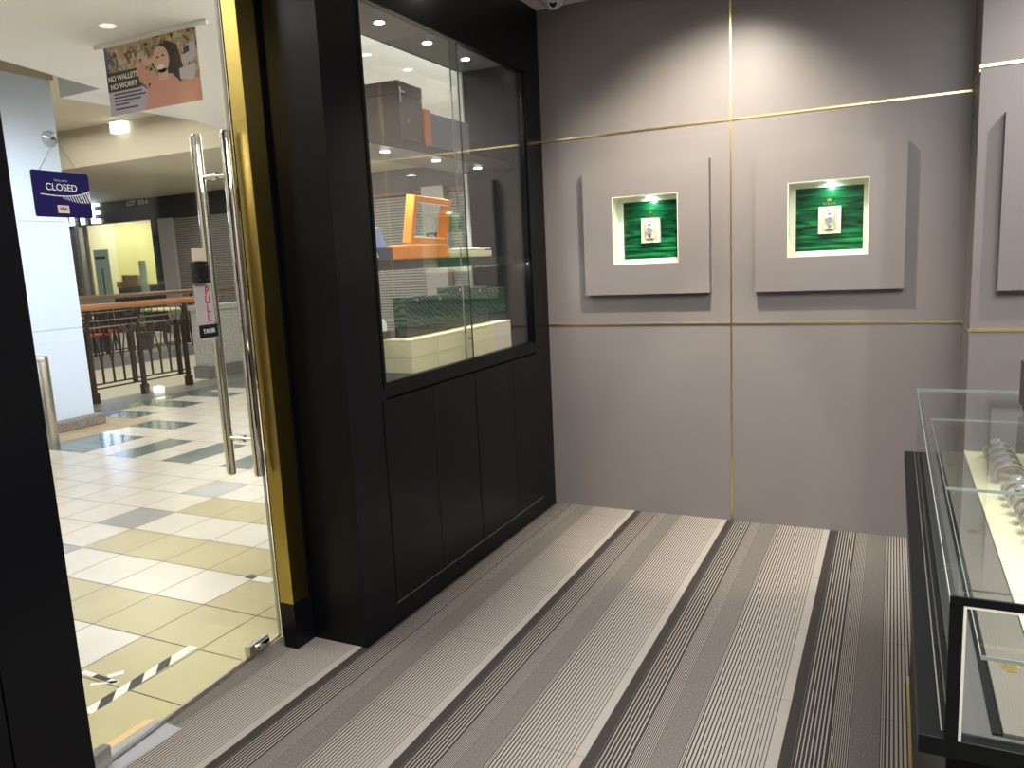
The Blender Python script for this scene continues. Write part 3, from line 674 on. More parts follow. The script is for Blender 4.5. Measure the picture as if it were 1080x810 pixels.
# ================================================================== display counter at the right
yA, yB_ = -1.36, -2.93      # far and near ends
ct = thing('display_counter', 'black counter with low glass showcase top, at the right edge', 'display counter', (2.1, -2.1, 0))
mb = MB(); mb.box(1.805, 2.40, yB_+.03, yA-.03, .02, .730); mb.build('base_cabinet', M['black'], ct, bevel=.002)
mb = MB(); mb.box(1.770, 2.43, yB_, yA, .7305, .757); mb.build('base_slab', M['black'], ct, bevel=.0015)
mb = MB(); mb.box(1.797, 1.8045, yB_+.03, yA-.03, .0, .020).box(1.797, 2.40, yA-.03, yA-.024, 0, .02); mb.build('brass_toe_trim', M['brassline'], ct)
gx0, gx1, gz0_, gz1_ = 1.800, 2.405, .7575, .955
mb = MB(); mb.box(gx0, gx1, yB_+.001, yA-.001, gz1_-.008, gz1_); g = mb.build('glass_top', M['caseglass'], ct)
mb = MB(); mb.box(gx0-.0008, gx0, yB_, yA, gz1_-.009, gz1_+.0003).box(gx0, gx1, yA-.001, yA-.0002, gz1_-.009, gz1_+.0003); mb.build('glass_top_edge', M['glassedge'], g)
mb = MB(); mb.box(gx0+.002, gx0+.008, yB_+.016, yA-.002, gz0_, gz1_-.0085); mb.build('side_glass', M['caseglass'], ct)
mb = MB(); mb.box(gx0+.010, gx1, yA-.008, yA-.002, gz0_, gz1_-.0085); mb.build('end_glass', M['caseglass'], ct)
mb = MB(); mb.box(gx0, gx0+.0150, yB_, yB_+.005, gz0_, gz1_-.0095); mb.build('corner_post', M['black'], ct)
mb = MB(); mb.box(gx0, gx1, yB_-.0006, yB_+.004, .9440, .9545); mb.build('top_rail', M['black'], ct)
mb = MB(); mb.box(gx0+.0155, gx0+.0190, yB_-.0004, yB_+.006, gz0_, .9404).box(gx0+.0155, gx1, yB_-.0004, yB_+.006, .9405, .9438); mb.build('silver_bead', M['creamb'], ct)
mb = MB(); mb.box(gx0+.0185, gx1, yB_+.006, yB_+.011, gz0_, .9375); mb.build('front_glass', M['caseglass'], ct)
mb = MB(); mb.box(gx0+.0165, gx1, yB_+.017, yA-.010, .7575, .7605); mb.build('deck', M['deckf'], ct)
mb = MB(); mb.box(gx0-.0035, gx0-.0015, yB_+.016, yA-.002, .7575, .7590); mb.build('side_seal', M['fab'], ct)
for a, b in ((-2.118, yA-.010), (-2.90, -2.124)):
    mb = MB(); mb.box(1.840, gx1-.01, a, b, .861, .866); g = mb.build('inner_glass_shelf', M['caseglass'], ct)
    mb = MB(); mb.box(1.8393, gx1-.01, a-.0008, a, .8608, .8662).box(1.8393, 1.840, a, b, .8608, .8662).box(1.8393, gx1-.01, b, b+.0008, .8608, .8662); mb.build('shelf_edge', M['glassedge'], g)
zd = .7608
mods = [(-1.795, -1.375, 'far end'), (-2.435, -1.800, 'middle'), (-2.905, -2.445, 'near end')]
for a, b, nm in mods:
    t = thing('display_board', 'taupe fabric board with gold crown mark inside the counter, at its '+nm, 'board', (1.9, (a+b)/2, zd), 'boards in the counter')
    mb = MB(); mb.box(1.868, 1.928, a, b, zd, zd+.006); mb.build('board', M['fab'], t, bevel=.001); MB().box(1.856, 1.8675, a, b, zd, zd+.003).build('black_gap_strip', M['black'], t)  # black strip laid in for the dark gap beside the board
    yc = {'far end': -1.535, 'middle': -2.105, 'near end': -2.72}[nm]
    mb = MB(); mb.prism([(1.888, yc-.016), (1.904, yc-.016), (1.908, yc+.012), (1.901, yc+.002), (1.896, yc+.020), (1.891, yc+.002), (1.884, yc+.012)], zd+.0062, zd+.0068, 'xy'); mb.build('crown_emblem', M['gold'], t)
    mb = MB(); mb.box(1.906, 1.922, yc-.002, yc+.001, zd+.0062, zd+.0068); mb.build('emblem_line', M['silver'], t)
    t = thing('watch_tray', 'cream suede tray for bracelet watches inside the counter, at its '+nm, 'tray', (2.1, (a+b)/2, zd), 'trays in the counter')
    mb = MB(); mb.box(1.930, 2.36, a, b, zd, zd+.008).box(1.930, 2.36, b-.004, b, zd+.008, zd+.011); mb.build('tray_bed', M['tray'], t, bevel=.001)
zt2 = zd+.0085
# one watch on a C-shaped holder, then copies; built around its own base
def make_watch():
    t = thing('bracelet_watch', 'tmp', 'watch', (0, 0, 0), 'bracelet watches in the counter', local=True)
    rx, rz = .036, .026; mb = MB(); n = 22
    for i in range(n):
        a0 = math.radians(-30+240*i/n); a1 = math.radians(-30+240*(i+.72)/n)
        for y0, y1 in ((-.0088, -.0036), (-.0032, .0032), (.0036, .0088)):
            P = []
            for a in (a0, a1):
                c, s_ = math.cos(a), math.sin(a); P.append((Vector((rx*c, 0, rz+rz*.95*s_)), Vector((c, 0, s_)).normalized()))
            (p0, n0), (p1, n1_) = P; th = .0022
            vs = [p0+Vector((0, y0, 0)), p0+Vector((0, y1, 0)), p1+Vector((0, y1, 0)), p1+Vector((0, y0, 0)), p0+n0*th+Vector((0, y0, 0)), p0+n0*th+Vector((0, y1, 0)), p1+n1_*th+Vector((0, y1, 0)), p1+n1_*th+Vector((0, y0, 0))]
            k = len(mb.v); mb.v += [tuple(q) for q in vs]
            for f in ((0, 1, 2, 3), (4, 7, 6, 5), (0, 4, 5, 1), (1, 5, 6, 2), (2, 6, 7, 3), (3, 7, 4, 0)): mb.f.append(tuple(k+j for j in f)); mb.m.append(0)
    mb.build('bracelet', M['watchm'], t)
    ax = Vector((-.42, 0, .91)); c = Vector((-.008, 0, rz*2.0))
    mb = MB(); mb.lathe([(.0125, -.002), (.0148, .001), (.0145, .005), (.0122, .0070)], c, 20, tuple(ax)); cs = mb.build('watch_case', M['watchm'], t, smooth=True); cs['_local'] = 1
    mb = MB(); mb.lathe([(.0112, .0), (.0112, .0008)], c+ax*.0071, 20, tuple(ax)); mb.build('dial', M['dial'], cs)
    mb = MB(); mb.tube([(.030*math.cos(math.radians(a)), 0, rz-.001+.019*math.sin(math.radians(a))) for a in range(-40, 221, 20)], .0062, 8); mb.build('holder', M['taupe'], t, smooth=True)
    return t
w0 = make_watch(); spots = []
ords = ['first', 'second', 'third', 'fourth', 'fifth', 'sixth', 'seventh', 'eighth', 'ninth']
for i in range(5): spots.append((2.008, -1.455-.062*i, ords[i]+' bracelet watch from the far end of the far cream tray'))
for i in range(9): spots.append((2.012+.002*i, -1.850-.062*i, ords[i]+' bracelet watch from the far end of the middle cream tray'))
for i in range(6): spots.append((2.02, -2.50-.062*i, ords[i]+' bracelet watch from the far end of the near cream tray'))
for i, (x, y, lb) in enumerate(spots):
    o = w0 if i == 0 else copy_tree(w0)
    o.location = (x, y, zt2); o.rotation_euler.z = .25; o['label'] = lb
# dark wooden box on the glass top
t = thing('wooden_box', 'dark brown wooden box standing on the glass counter at the right photo edge', 'box', (2.1, -1.73, gz1_+.0005))
mb = MB(); mb.box(2.034, 2.21, -1.80, -1.66, gz1_+.0005, gz1_+.018); mb.build('foot', M['brownbox'], t, bevel=.001)
mb = MB(); mb.box(2.026, 2.22, -1.81, -1.65, gz1_+.018, gz1_+.130); mb.build('box_body', M['brownbox'], t, bevel=.002)

# ================================================================== ceiling things in the shop
t = thing('security_camera', 'white dome security camera in the ceiling corner above the black cabinet', 'camera', (.06, -.10, CZ-.001))
mb = MB(); mb.lathe([(.068, 0), (.068, -.012), (.060, -.020)], (.145, -.125, CZ-.001), 28); mb.build('mount', M['dome'], t, smooth=True)
mb = MB()
prof = [(.052*math.cos(a), -.020-.028*math.sin(a)) for a in [i*PI/2/8 for i in range(8)]]
mb.lathe(prof, (.145, -.125, CZ-.001), 24); mb.build('dome_body', M['dome'], t, smooth=True)
ld_ = Vector((.35, -.80, -.30)).normalized(); lp = Vector((.150, -.135, CZ-.024))
mb = MB(); mb.lathe([(.030, 0), (.030, .030), (.026, .034)], lp, 24, tuple(ld_)); bq = mb.build('lens_barrel', M['dome'], t, smooth=True)
mb = MB(); mb.lathe([(.018, .0342), (.018, .036)], lp, 24, tuple(ld_)); mb.build('lens', M['lensm'], bq)
for (x, y), nm in zip(((1.0, -.80), (.42, -.50), (2.75, -1.0), (1.05, -1.9), (2.35, -2.3)), ('nearest the vertical brass line', 'nearest the black cabinet', 'by the right wall', 'over the open carpet', 'over the display counter')):
    t = thing('ceiling_downlight', 'round recessed shop ceiling downlight '+nm, 'ceiling light', (x, y, CZ), 'shop ceiling downlights')
    mb = MB(); mb.lathe([(.050, -.004), (.050, 0)], (x, y, CZ-.0005), 24); o = mb.build('ring', M['white'], t)
    mb = MB(); mb.lathe([(.036, -.002), (.036, 0)], (x, y, CZ-.0048), 24); mb.build('lamp', M['lamp'], t)

# ================================================================== SETTING : the mall
TX, TY, OY = .3035, .3025, .052
def tile_kind(i, j):
    if i >= -1: return 1
    if (i, j) in ((-8, -2), (-8, -4), (-8, -6), (-8, -8)): return 2
    if j <= -9: return 1
    if i >= -3 and j <= -5: return 1
    if j in (-3, -5, -7) and i >= -7: return 1
    if (i, j) in ((-16, 1), (-15, 1), (-15, 0), (-16, 0), (-13, 0), (-13, 1), (-11, 0), (-11, 1), (-9, 0), (-9, 1), (-15, 3), (-16, 3)): return 3
    if i in (-18, -19) and j >= 4 and j % 2 == 0: return 3
    if i == -20 and j >= 3: return 3
    if i == -17 and 1 <= j <= 3: return 4
    if i <= -17 and j in (0, 1, 2, 3) and i >= -21: return 4
    if i in (-7, -5) and j >= 0 and j % 3 == 0: return 3
    return 0
mb = MB(); g = .0026
for i in range(-20, 0):
    for j in range(-14, 33):
        x0, x1, y0, y1 = TX*i+g, TX*(i+1)-g, OY+TY*j+g, OY+TY*(j+1)-g
        if x0 > -.40: continue
        if x1 > -.40:
            x1 = -.39 if y0 < -2.9 or y0 > -1.9 else x1
        mb.quad((x0, y0, -.001), (x1, y0, -.001), (x1, y1, -.001), (x0, y1, -.001), m=tile_kind(i, j))
# tiles running up to the door line
struct(mb, 'floor', [M['t_cream'], M['t_yellow'], M['t_lilac'], M['t_teal'], M['t_tan']])
mb = MB(); mb.box(-6.6, -.24, -4.3, 9.99, -.12, -.0025); struct(mb, 'floor', M['grout'])
# granite kerb of the atrium, void, and the far side
mb = MB(); mb.box(-6.62, TX*-20-.002, -4.3, 9.9, -.5, .002); struct(mb, 'trim_10', M['granite'])
mb = MB(); mb.box(-22, -10.0, -4.3, 9.99, -.9, -.002); struct(mb, 'floor', M['mallcream'])
mb = MB(); mb.box(-10.6, -9.98, -4.3, 9.9, -.05, .10); struct(mb, 'trim_11', M['granited'])
mb = MB(); mb.box(-10.0, -6.62, -4.3, 9.99, -3.2, -3.0); struct(mb, 'floor', M['mallcream'])
# ceilings of the mall
Z1 = 2.92
edge = [(-3.20, -4.3), (-3.55, -1.6), (-3.805, -.453), (-4.068, .536), (-4.79, 2.49), (-5.6, 4.6)]
mb = MB(); mb.prism(edge+[(-.38, 4.6), (-.38, -4.3)], Z1, Z1+.30, 'xy'); struct(mb, 'ceiling', M['mallceilw'])
mb = MB(); mb.box(-5.31, -.38, 1.03, 10.2, 3.1, 4.05); struct(mb, 'ceiling', [M['mallceilw']])
mb = MB(); mb.box(-22, -.38, -4.3, 5.35, 4.0, 4.1); struct(mb, 'ceiling', M['mallceil'])
mb = MB(); mb.box(-22, -5.32, 5.35, 10.2, 3.36, 4.1); struct(mb, 'ceiling', M['mallceil'])
mb = MB(); mb.box(-6.3, -5.4, -1.5, .98, 3.25, 4.0); struct(mb, 'trim_12', M['mallceil'])
# enclosing walls well outside the view
mb = MB(); mb.box(-22.1, -22, -4.3, 14, -3, 4.1); struct(mb, 'wall_far', M['mallcream'])
mb = MB(); mb.box(-22, -.3, -4.4, -4.3, -3, 4.1); struct(mb, 'wall_mall', M['mallcream'])
mb = MB(); mb.box(-.40, -.30, -6.2, -2.95, 0, 4); struct(mb, 'wall_front', M['lacquer'])
mb = MB(); mb.box(-.40, 3.5, -6.2, .16, CZ+.13, 4); struct(mb, 'wall_above', M['mallcream'])

# square ceiling lamp beyond the banner
t = thing('square_ceiling_lamp', 'bright square ceiling lamp just below the hanging poster', 'ceiling light', (-9.87, 5.27, 4.0))
mb = MB(); mb.box(-10.05, -9.70, 5.20, 5.345, 3.97, 3.999); o = mb.build('lamp_frame', M['white'], t)
mb = MB(); mb.box(-10.03, -9.72, 5.22, 5.335, 3.80, 3.969); mb.build('diffuser', M['lampd'], t)

# column with stone base
t = thing('column', 'white square column, bluish sign light in its paint colour, with rounded granite base in the mall', 'column', (-5.9, .3, 0))
mb = MB()
for z0, z1 in ((.10, .955), (.962, 1.955), (1.962, 3.25)): mb.box(-6.25, -5.35, -.6, .975, z0, z1)
mb.box(-6.24, -5.36, -.59, .965, .09, 3.25)
mb.build('shaft', M['bluelit_white'], t, bevel=.004)
mb = MB(); mb.box(-6.33, -5.27, -.68, 1.04, 0, .099); mb.build('granite_base', M['granite'], t, bevel=.010)
mb = MB(); mb.box(-6.27, -5.33, -.62, .995, 3.251, 3.5); mb.build('capital', M['mallceil'], t)
t = thing('steel_bollard', 'brushed steel cylinder standing in front of the pale column', 'bollard', (-4.80, .13, 0))
mb = MB(); mb.lathe([(.085, 0), (.085, .77), (.078, .785), (.06, .787)], (-4.80, .13, 0), 28); mb.build('tube', M['steel'], t, smooth=True)
mb = MB(); mb.lathe([(.089, .745), (.089, .755)], (-4.80, .13, 0), 28); mb.build('rim', M['steel'], t, smooth=True)

# atrium railing (near)
def railing(x, ys, top, label, woodm, curve=True):
    t = thing('railing', label, 'railing', (x, sum(ys)/len(ys), 0))
    y0, y1 = ys[0], ys[-1]; step = ys[1]-ys[0]
    mb = MB(); mb.tube([(x+.06, y0-1.2 if curve else y0, top), (x+.06, y1+.25, top)], .036, 14); mb.build('handrail', woodm, t, smooth=True)
    for z, r_ in ((.865, .010), (.94, .008), (.215, .010), (.165, .010)):
        MB().tube([(x, y0-.9, z), (x, y1+.04, z)], r_, 8).build('rail_bar', M['bronzel'] if z > .5 else M['bronze'], t)
    for y in ys:
        mb = MB()
        mb.box(x-.022, x+.022, y-.022, y+.022, .115, .87)
        mb.box(x-.022, x+.022, y-.137, y-.093, .17, .87)
        mb.box(x-.036, x+.036, y-.036, y+.036, 0, .125)
        pts = [(x, y-.235, .86), (x, y-.20, .82), (x, y-.13, .795), (x, y-.06, .81), (x, y-.005, .86), (x+.01, y+.02, .94), (x+.04, y+.025, top-.03)]
        mb.tube(pts, [.016, .020, .026, .028, .026, .024, .022], 10)
        mb.build('post', M['bronze'], t)
    for k in range(-1, len(ys)-1):
        a = ys[k] if k >= 0 else ys[0]-step; b = a+step-.115
        for i in range(3):
            y = a+(b-a)*(i+1)/4; mb = MB()
            mb.tube([(x, y, .215), (x, y, .46), (x, y-.03, .62), (x, y-.075, .86)], [.014, .013, .009, .007], 8)
            mb.tube([(x, y, .44), (x, y+.03, .62), (x, y+.075, .86)], [.011, .009, .007], 8)
            mb.tube([(x, y-.075, .86), (x, y-.035, .93), (x, y, .99), (x, y+.035, .93), (x, y+.075, .86)], .006, 6)
            mb.build('baluster', M['bronze'], t)
    return t
railing(-6.47, [1.13, 1.80, 2.47, 3.14], 1.10, 'dark bronze railing with orange-brown wooden handrail along the near atrium edge', M['wood'])
mb = MB(); mb.box(-6.44, -6.33, 2.555, 2.635, .003, .075); one(mb, 'glowing_floor_box', M['lampd'], 'small glowing block on the floor at the foot of the near railing post', 'lamp', (-6.38, 2.6, .003), bevel=.01)  # glowing block makes the bright spot at the post foot
# granite planter wall with dark foot
t = thing('planter_wall', 'grey speckled granite block at the end of the near railing', 'planter', (-6.9, 4.3, 0))
mb = MB(); mb.box(-6.86, -6.60, 3.62, 7.5, .17, .93); mb.build('granite_block', M['graniteg'], t, bevel=.004)
mb = MB(); mb.box(-6.88, -6.57, 3.60, 7.5, 0, .169); mb.build('dark_foot', M['granited'], t)
mb = MB(); mb.box(-6.88, -6.56, 3.60, 7.5, .931, 1.0); mb.build('coping', M['graniteg'], t)
t = railing(-10.2, [4.2, 5.4, 6.6, 7.8], 1.12, 'dark brown wooden railing on the far side of the atrium', M['wooddark'])

# opposite shopfront on y = 10
mb = MB(); mb.box(-22, -17.86, 10.07, 10.17, 0, 3.36).box(-14.98, -.38, 10.07, 10.16, 0, 3.36); struct(mb, 'wall_opposite', M['pil'])
t = thing('shop_fascia', 'dark grey shop fascia above the shutters across the atrium', 'fascia', (-9, 10, 2.8))
mb = MB(); mb.box(-22, -5.32, 9.905, 10.06, 2.835, 3.355).box(-5.32, -.4, 9.905, 10.06, 2.835, 3.095); mb.build('fascia_board', M['fascia'], t, bevel=.005)
mb = MB(); mb.box(-12.0, -.4, 9.89, 9.904, 2.835, 2.90); mb.build('brown_lower_strip', M['wooddark'], t)
text('LOT 10/3-4', .16, 'unit_number', M['whiteprint'], t, frame_m((-15.35, 9.902, 3.27), (1, 0, 0), (0, 0, 1)), bold=.003)
def shutter(x0, x1, label):
    mb = MB(); mb.box(x0, x1, 9.97, 10.02, .02, 2.83); return one(mb, 'roller_shutter', M['shutter'], label, 'shutter', ((x0+x1)/2, 9.97, .02), 'grey roller shutters')
shutter(-19.6, -17.75, 'grey roller shutter left of the lit yellow shop')
shutter(-14.2, -6.98, 'wide grey roller shutter right of the lit yellow shop')
shutter(-6.35, -1.0, 'grey roller shutter beyond the pale pillar seen through the cabinet')
mb = MB(); mb.box(-14.98, -14.72, 9.92, 10.02, 0, 2.83); struct(mb, 'trim_13', M['fascia'])
mb = MB(); mb.box(-14.70, -14.22, 9.90, 10.02, 0, 2.83); struct(mb, 'trim_14', M['pil'])
mb = MB(); mb.box(-6.93, -6.42, 9.80, 10.02, 0, 2.95); struct(mb, 'trim_15', M['pil'])
mb = MB(); mb.box(-17.85, -17.70, 9.90, 10.02, 0, 2.83); struct(mb, 'trim_16', M['pil'])
t = thing('pillar_sign', 'dark plate with pale script on the pillar seen through the cabinet glass', 'sign', (-6.65, 9.79, 1.75))
mb = MB(); mb.box(-6.86, -6.40, 9.78, 9.799, 1.80, 2.03); mb.build('plate', M['fascia'], t)
text('Shop', .20, 'lettering', M['whiteprint'], t, frame_m((-6.63, 9.777, 1.91), (1, 0, 0), (0, 0, 1)), shear=.3)
# CAFFE letters: glowing
t = thing('cafe_sign', 'glowing blue-white CAFFE letters on the fascia behind the closed sign', 'sign', (-17.2, 9.85, 2.9))
for ch, px in zip('CAFFE', (-18.85, -18.28, -17.78, -17.36, -16.93)):
    text(ch, .72, 'letter', M['letter'], t, frame_m((px, 9.875, 3.10), (1, 0, 0), (0, 0, 1)), extrude=.02, bold=.02)
d = bpy.data.lights.new('sign_glow', 'AREA'); d.energy = 45; d.color = (.45, .6, 1); d.shape = 'RECTANGLE'; d.size = 2.4; d.size_y = .4
lo = bpy.data.objects.new('sign_glow', d); lo.location = (-17.8, 9.7, 3.05); lo.rotation_euler = (-PI/2, 0, 0); COL.objects.link(lo)
# lit yellow shop interior
mb = MB(); mb.box(-17.72, -14.98, 12.6, 12.7, 0, 3.2).box(-17.82, -17.72, 10.18, 12.7, 0, 3.2).box(-14.98, -14.88, 10.17, 12.7, 0, 3.2).box(-17.8, -14.9, 10.18, 12.7, 3.1, 3.2).box(-17.8, -14.9, 10.18, 12.7, -.3, -.1)
struct(mb, 'wall_cafe', M['yellow'])
mb = MB(); mb.box(-16.6, -16.56, 10.12, 12.6, 0, 2.83); struct(mb, 'window_1', glass('shop_window_glass', (.95, .96, .8), 1))
area('cafe_light', (-16.4, 11.3, 3.05), 2.2, 58, (1, .96, .84), sy=2)
mb = MB(); mb.box(-17.6, -15.0, 10.3, 10.7, 0, .95); one(mb, 'shop_counter', M['fascia'], 'dark counter inside the lit yellow shop', 'counter', (-16.3, 10.5, 0))
t = thing('standing_banner', 'pale mint standing banner at the left inside the yellow shop', 'banner', (-17.35, 10.2, .0))
mb = MB(); mb.box(-17.60, -17.02, 10.18, 10.20, .3, 2.2); mb.build('panel', M['mint'], t)
mb = MB(); mb.box(-17.34, -17.30, 10.17, 10.179, .5, 1.7).box(-17.55, -17.15, 10.17, 10.179, 1.95, 2.02); mb.build('print_lines', M['cartong'], t)
def crate(x0, x1, z0, z1, m, lb, grp, y=10.45):
    b = thing('storage_carton' if m is M['carton'] else 'storage_crate', lb, 'box', ((x0+x1)/2, y, z0), grp)
    mb = MB(); mb.box(x0, x1, y-.15, y+.15, z0, z1-.03); mb.build('box_body', m, b, bevel=.006)
    mb = MB(); mb.box(x0-.004, x1+.004, y-.155, y+.155, z1-.028, z1); mb.build('lid', m, b, bevel=.004)
crate(-16.95, -16.55, .955, 1.17, M['cartong'], 'grey crate at the left of the lower row on the yellow shop counter', 'crates on the yellow shop counter')
crate(-16.52, -16.12, .955, 1.19, M['cartong'], 'grey crate second in the lower row on the yellow shop counter', 'crates on the yellow shop counter')
crate(-17.0, -16.78, 1.175, 1.34, M['carton'], 'smallest brown carton, stacked at the left on the grey crates', 'cartons on the crates')
crate(-16.76, -16.53, 1.175, 1.50, M['carton'], 'tallest brown carton in the middle of the stack on the crates', 'cartons on the crates')
crate(-16.51, -16.15, 1.195, 1.48, M['carton'], 'brown carton at the right of the stack on the grey crates', 'cartons on the crates')
crate(-15.75, -15.15, .955, 1.22, M['cartong'], 'long dark grey crate at the right end of the yellow shop counter', 'crates on the yellow shop counter')
mb = MB(); mb.box(-16.08, -15.84, 10.32, 10.36, 1.0, 1.85).box(-16.1, -15.78, 10.30, 10.40, .955, 1.0); one(mb, 'acrylic_stand', M['mint'], 'pale blue acrylic panel standing on the yellow shop counter', 'stand', (-15.8, 10.35, .955))
# cafe seating across the atrium, seen through the railings
t = thing('serving_station', 'grey serving station behind the railing at the left', 'station', (-11.8, 6.1, 0))
mb = MB(); mb.box(-13.6, -12.5, 5.9, 6.6, 0, .93); mb.build('cabinet_body', M['cartong'], t, bevel=.01)
mb = MB(); mb.box(-13.65, -12.45, 5.85, 6.65, .93, 1.08); mb.build('worktop', M['granited'], t, bevel=.01)
def chair(x, y, rz, seat, lb):
    t = thing('cafe_chair', lb, 'chair', (x, y, 0), 'cafe chairs across the atrium', local=True)
    MB().box(-.21, .21, -.21, .21, .43, .47).build('seat', seat, t, bevel=.01)
    mb = MB()
    for i in range(5): mb.box(-.19+.086*i, -.15+.086*i, .18, .20, .49, .90)
    mb.box(-.21, .21, .175, .205, .88, .94); mb.build('backrest', M['bronze'], t)
    for sx in (-1, 1):
        for sy in (-1, 1): MB().box(sx*.19-.015, sx*.19+.015, sy*.19-.015, sy*.19+.015, 0, .43 if sy < 0 else .90).build('leg', M['bronze'], t)
    t.rotation_euler.z = rz; return t
def table(x, y, lb):
    t = thing('cafe_table', lb, 'table', (x, y, 0), 'cafe tables across the atrium')
    MB().box(x-.4, x+.4, y-.35, y+.35, .72, .76).build('tabletop', M['cream'], t, bevel=.008)
    MB().lathe([(.24, 0), (.24, .02), (.035, .04), (.035, .72)], (x, y, 0), 16).build('pedestal', M['bronze'], t)
table(-11.6, 5.0, 'cafe table opposite the left part of the atrium railing'); table(-11.9, 7.4, 'cafe table opposite the middle of the atrium railing')
table(-11.6, 8.9, 'cafe table nearest the shutters')
for i, (x, y, rz, s_, lb) in enumerate(((-10.9, 5.0, -1.57, M['redseat'], 'red seated cafe chair at the atrium side of the left table'), (-11.6, 5.75, 0, M['redseat'], 'red seated cafe chair at the right of the left table'), (-12.1, 6.7, 3.14, M['redseat'], 'red seated cafe chair at the near side of the middle table'),
    (-11.15, 7.45, -1.57, M['tableg'], 'dark seated cafe chair facing the middle table'), (-11.9, 8.1, 0, M['tableg'], 'dark seated cafe chair between the middle table and the shutters'), (-10.9, 8.85, -1.57, M['tableg'], 'dark seated cafe chair at the table nearest the shutters'))): chair(x, y, rz, s_, lb)
t = thing('potted_plant', 'small leafy green plant in a dark pot behind the railing', 'plant', (-11.3, 6.45, 0))
MB().lathe([(.10, 0), (.15, .35), (.16, .37), (.13, .37)], (-11.3, 6.45, 0), 16).build('pot', M['tableg'], t, smooth=True)
mb = MB(); random.seed(11)
for i in range(46):
    a = random.uniform(0, 2*PI); r_ = random.uniform(.02, .24); z = random.uniform(.42, .95); c = Vector((-11.3+r_*math.cos(a), 6.45+r_*math.sin(a), z)); d_ = Vector((math.cos(a), math.sin(a), random.uniform(-.2, .8))).normalized()*.09; s_ = d_.cross(Vector((0, 0, 1))).normalized()*.03
    mb.quad(c-d_, c+s_, c+d_, c-s_)
mb.tube([(-11.3, 6.45, .36), (-11.3, 6.45, .9)], .012, 6); mb.build('leaves', mat('leaf_green', (.10, .22, .06), .5), t)

# ---- poster hanging from the mall ceiling
BY = -.30; bx0, bx1, bz1, bz0 = -2.957, -2.128, 2.895, 2.468
t = thing('hanging_poster', 'landscape advertising poster of a laughing person in pink, hung from the mall ceiling', 'poster', ((bx0+bx1)/2, BY, bz0))
MB().box(bx0, bx1, BY-.002, BY+.002, bz0, bz1).build('print_sheet', [M['collage']], t)
MB().box(bx0-.085, bx1+.10, BY-.012, BY+.012, bz1-.004, Z1-.001).build('hanger_rail', M['white'], t, bevel=.002)
bw, bh = bx1-bx0, bz1-bz0
def P(u, v): return (bx0+u*bw, bz0+v*bh)
def pp(poly, nm, m, k): MB().prism([P(*q) for q in poly], BY-.0024-.0004*k, BY-.0020-.0004*k, 'xz').build(nm, m, t)
def ell(cu, cv, ru, rv, n=20, rot=0):
    return [(cu+ru*math.cos(2*PI*i/n)*math.cos(rot)-rv*math.sin(2*PI*i/n)*math.sin(rot)*bh/bw, cv+ru*math.cos(2*PI*i/n)*math.sin(rot)*bw/bh+rv*math.sin(2*PI*i/n)*math.cos(rot)) for i in range(n)]
pp([(0, .0), (.46, 0), (.46, .24), (.40, .34), (0, .34)], 'caption_panel', M['lav'], 1)
pp([(0, .34), (.36, .34), (.36, .62), (.0, .62)], 'headline_panel', mat('printed_dark_brown', (.06, .045, .04), .5), 1)
pp([(.0, .62), (.035, .62), (.035, 1), (0, 1)], 'blue_side_band', mat('printed_blue', (.10, .11, .28), .5), 1)
pp([(.02, .94), (.55, .94), (.55, 1), (.02, 1)], 'pink_awning', mat('printed_dusty_pink', (.50, .36, .33), .5), 1)
pp([(.66, .30), (.80, .30), (.84, .50), (.80, .82), (.70, .90), (.60, .86), (.56, .70), (.66, .55)], 'hair', M['hair'], 1)
pp([(.40, .0), (1.0, 0), (1.0, .30), (.92, .34), (.80, .30), (.72, .44), (.58, .48), (.50, .40), (.44, .24)], 'pink_jumper', M['pink'], 2)
pp([(.34, .52), (.44, .36), (.54, .38), (.52, .52), (.44, .56), (.46, .66), (.40, .70), (.35, .64)], 'pink_sleeve', M['pink'], 3)
pp(ell(.62, .66, .085, .19, rot=.15), 'face', M['skin'], 3)
pp([(.57, .38), (.67, .36), (.68, .52), (.58, .54)], 'neck', M['skin'], 3)
pp(ell(.605, .555, .035, .035), 'mouth', M['whiteprint'], 4)
pp(ell(.585, .70, .018, .012), 'eye', M['hair'], 4); pp(ell(.645, .71, .018, .012), 'eye', M['hair'], 4)
pp([(.42, .64), (.47, .60), (.54, .66), (.56, .74), (.50, .70), (.46, .76), (.41, .74)], 'hand', M['skin'], 4)
pp([(.80, .34), (.92, .30), (.96, .36), (.97, .52), (.80, .48)], 'side_caption', M['lav'], 4)
pp([(.85, .52), (.98, .60), (.99, .84), (.86, .76)], 'phone', M['lav'], 4)
pp([(.86, .66), (.92, .69), (.92, .78), (.86, .75)], 'phone_camera', M['navy'], 5)
for k, (v, wd) in enumerate(((.285, .32), (.235, .36), (.185, .30), (.135, .16), (.07, .26))):
    pp([(.06, v), (.06+wd, v), (.06+wd, v+.022), (.06, v+.022)], 'caption_line', M['navybox'], 4)
for body, v in (('NO WALLETS', .53), ('NO WORRY', .41)):
    text(body, .046, 'headline', M['whiteprint'], t, frame_m((P(.185, v)[0], BY-.004, P(.185, v)[1]), (1, 0, .02), (0, 0, 1)), bold=.001)

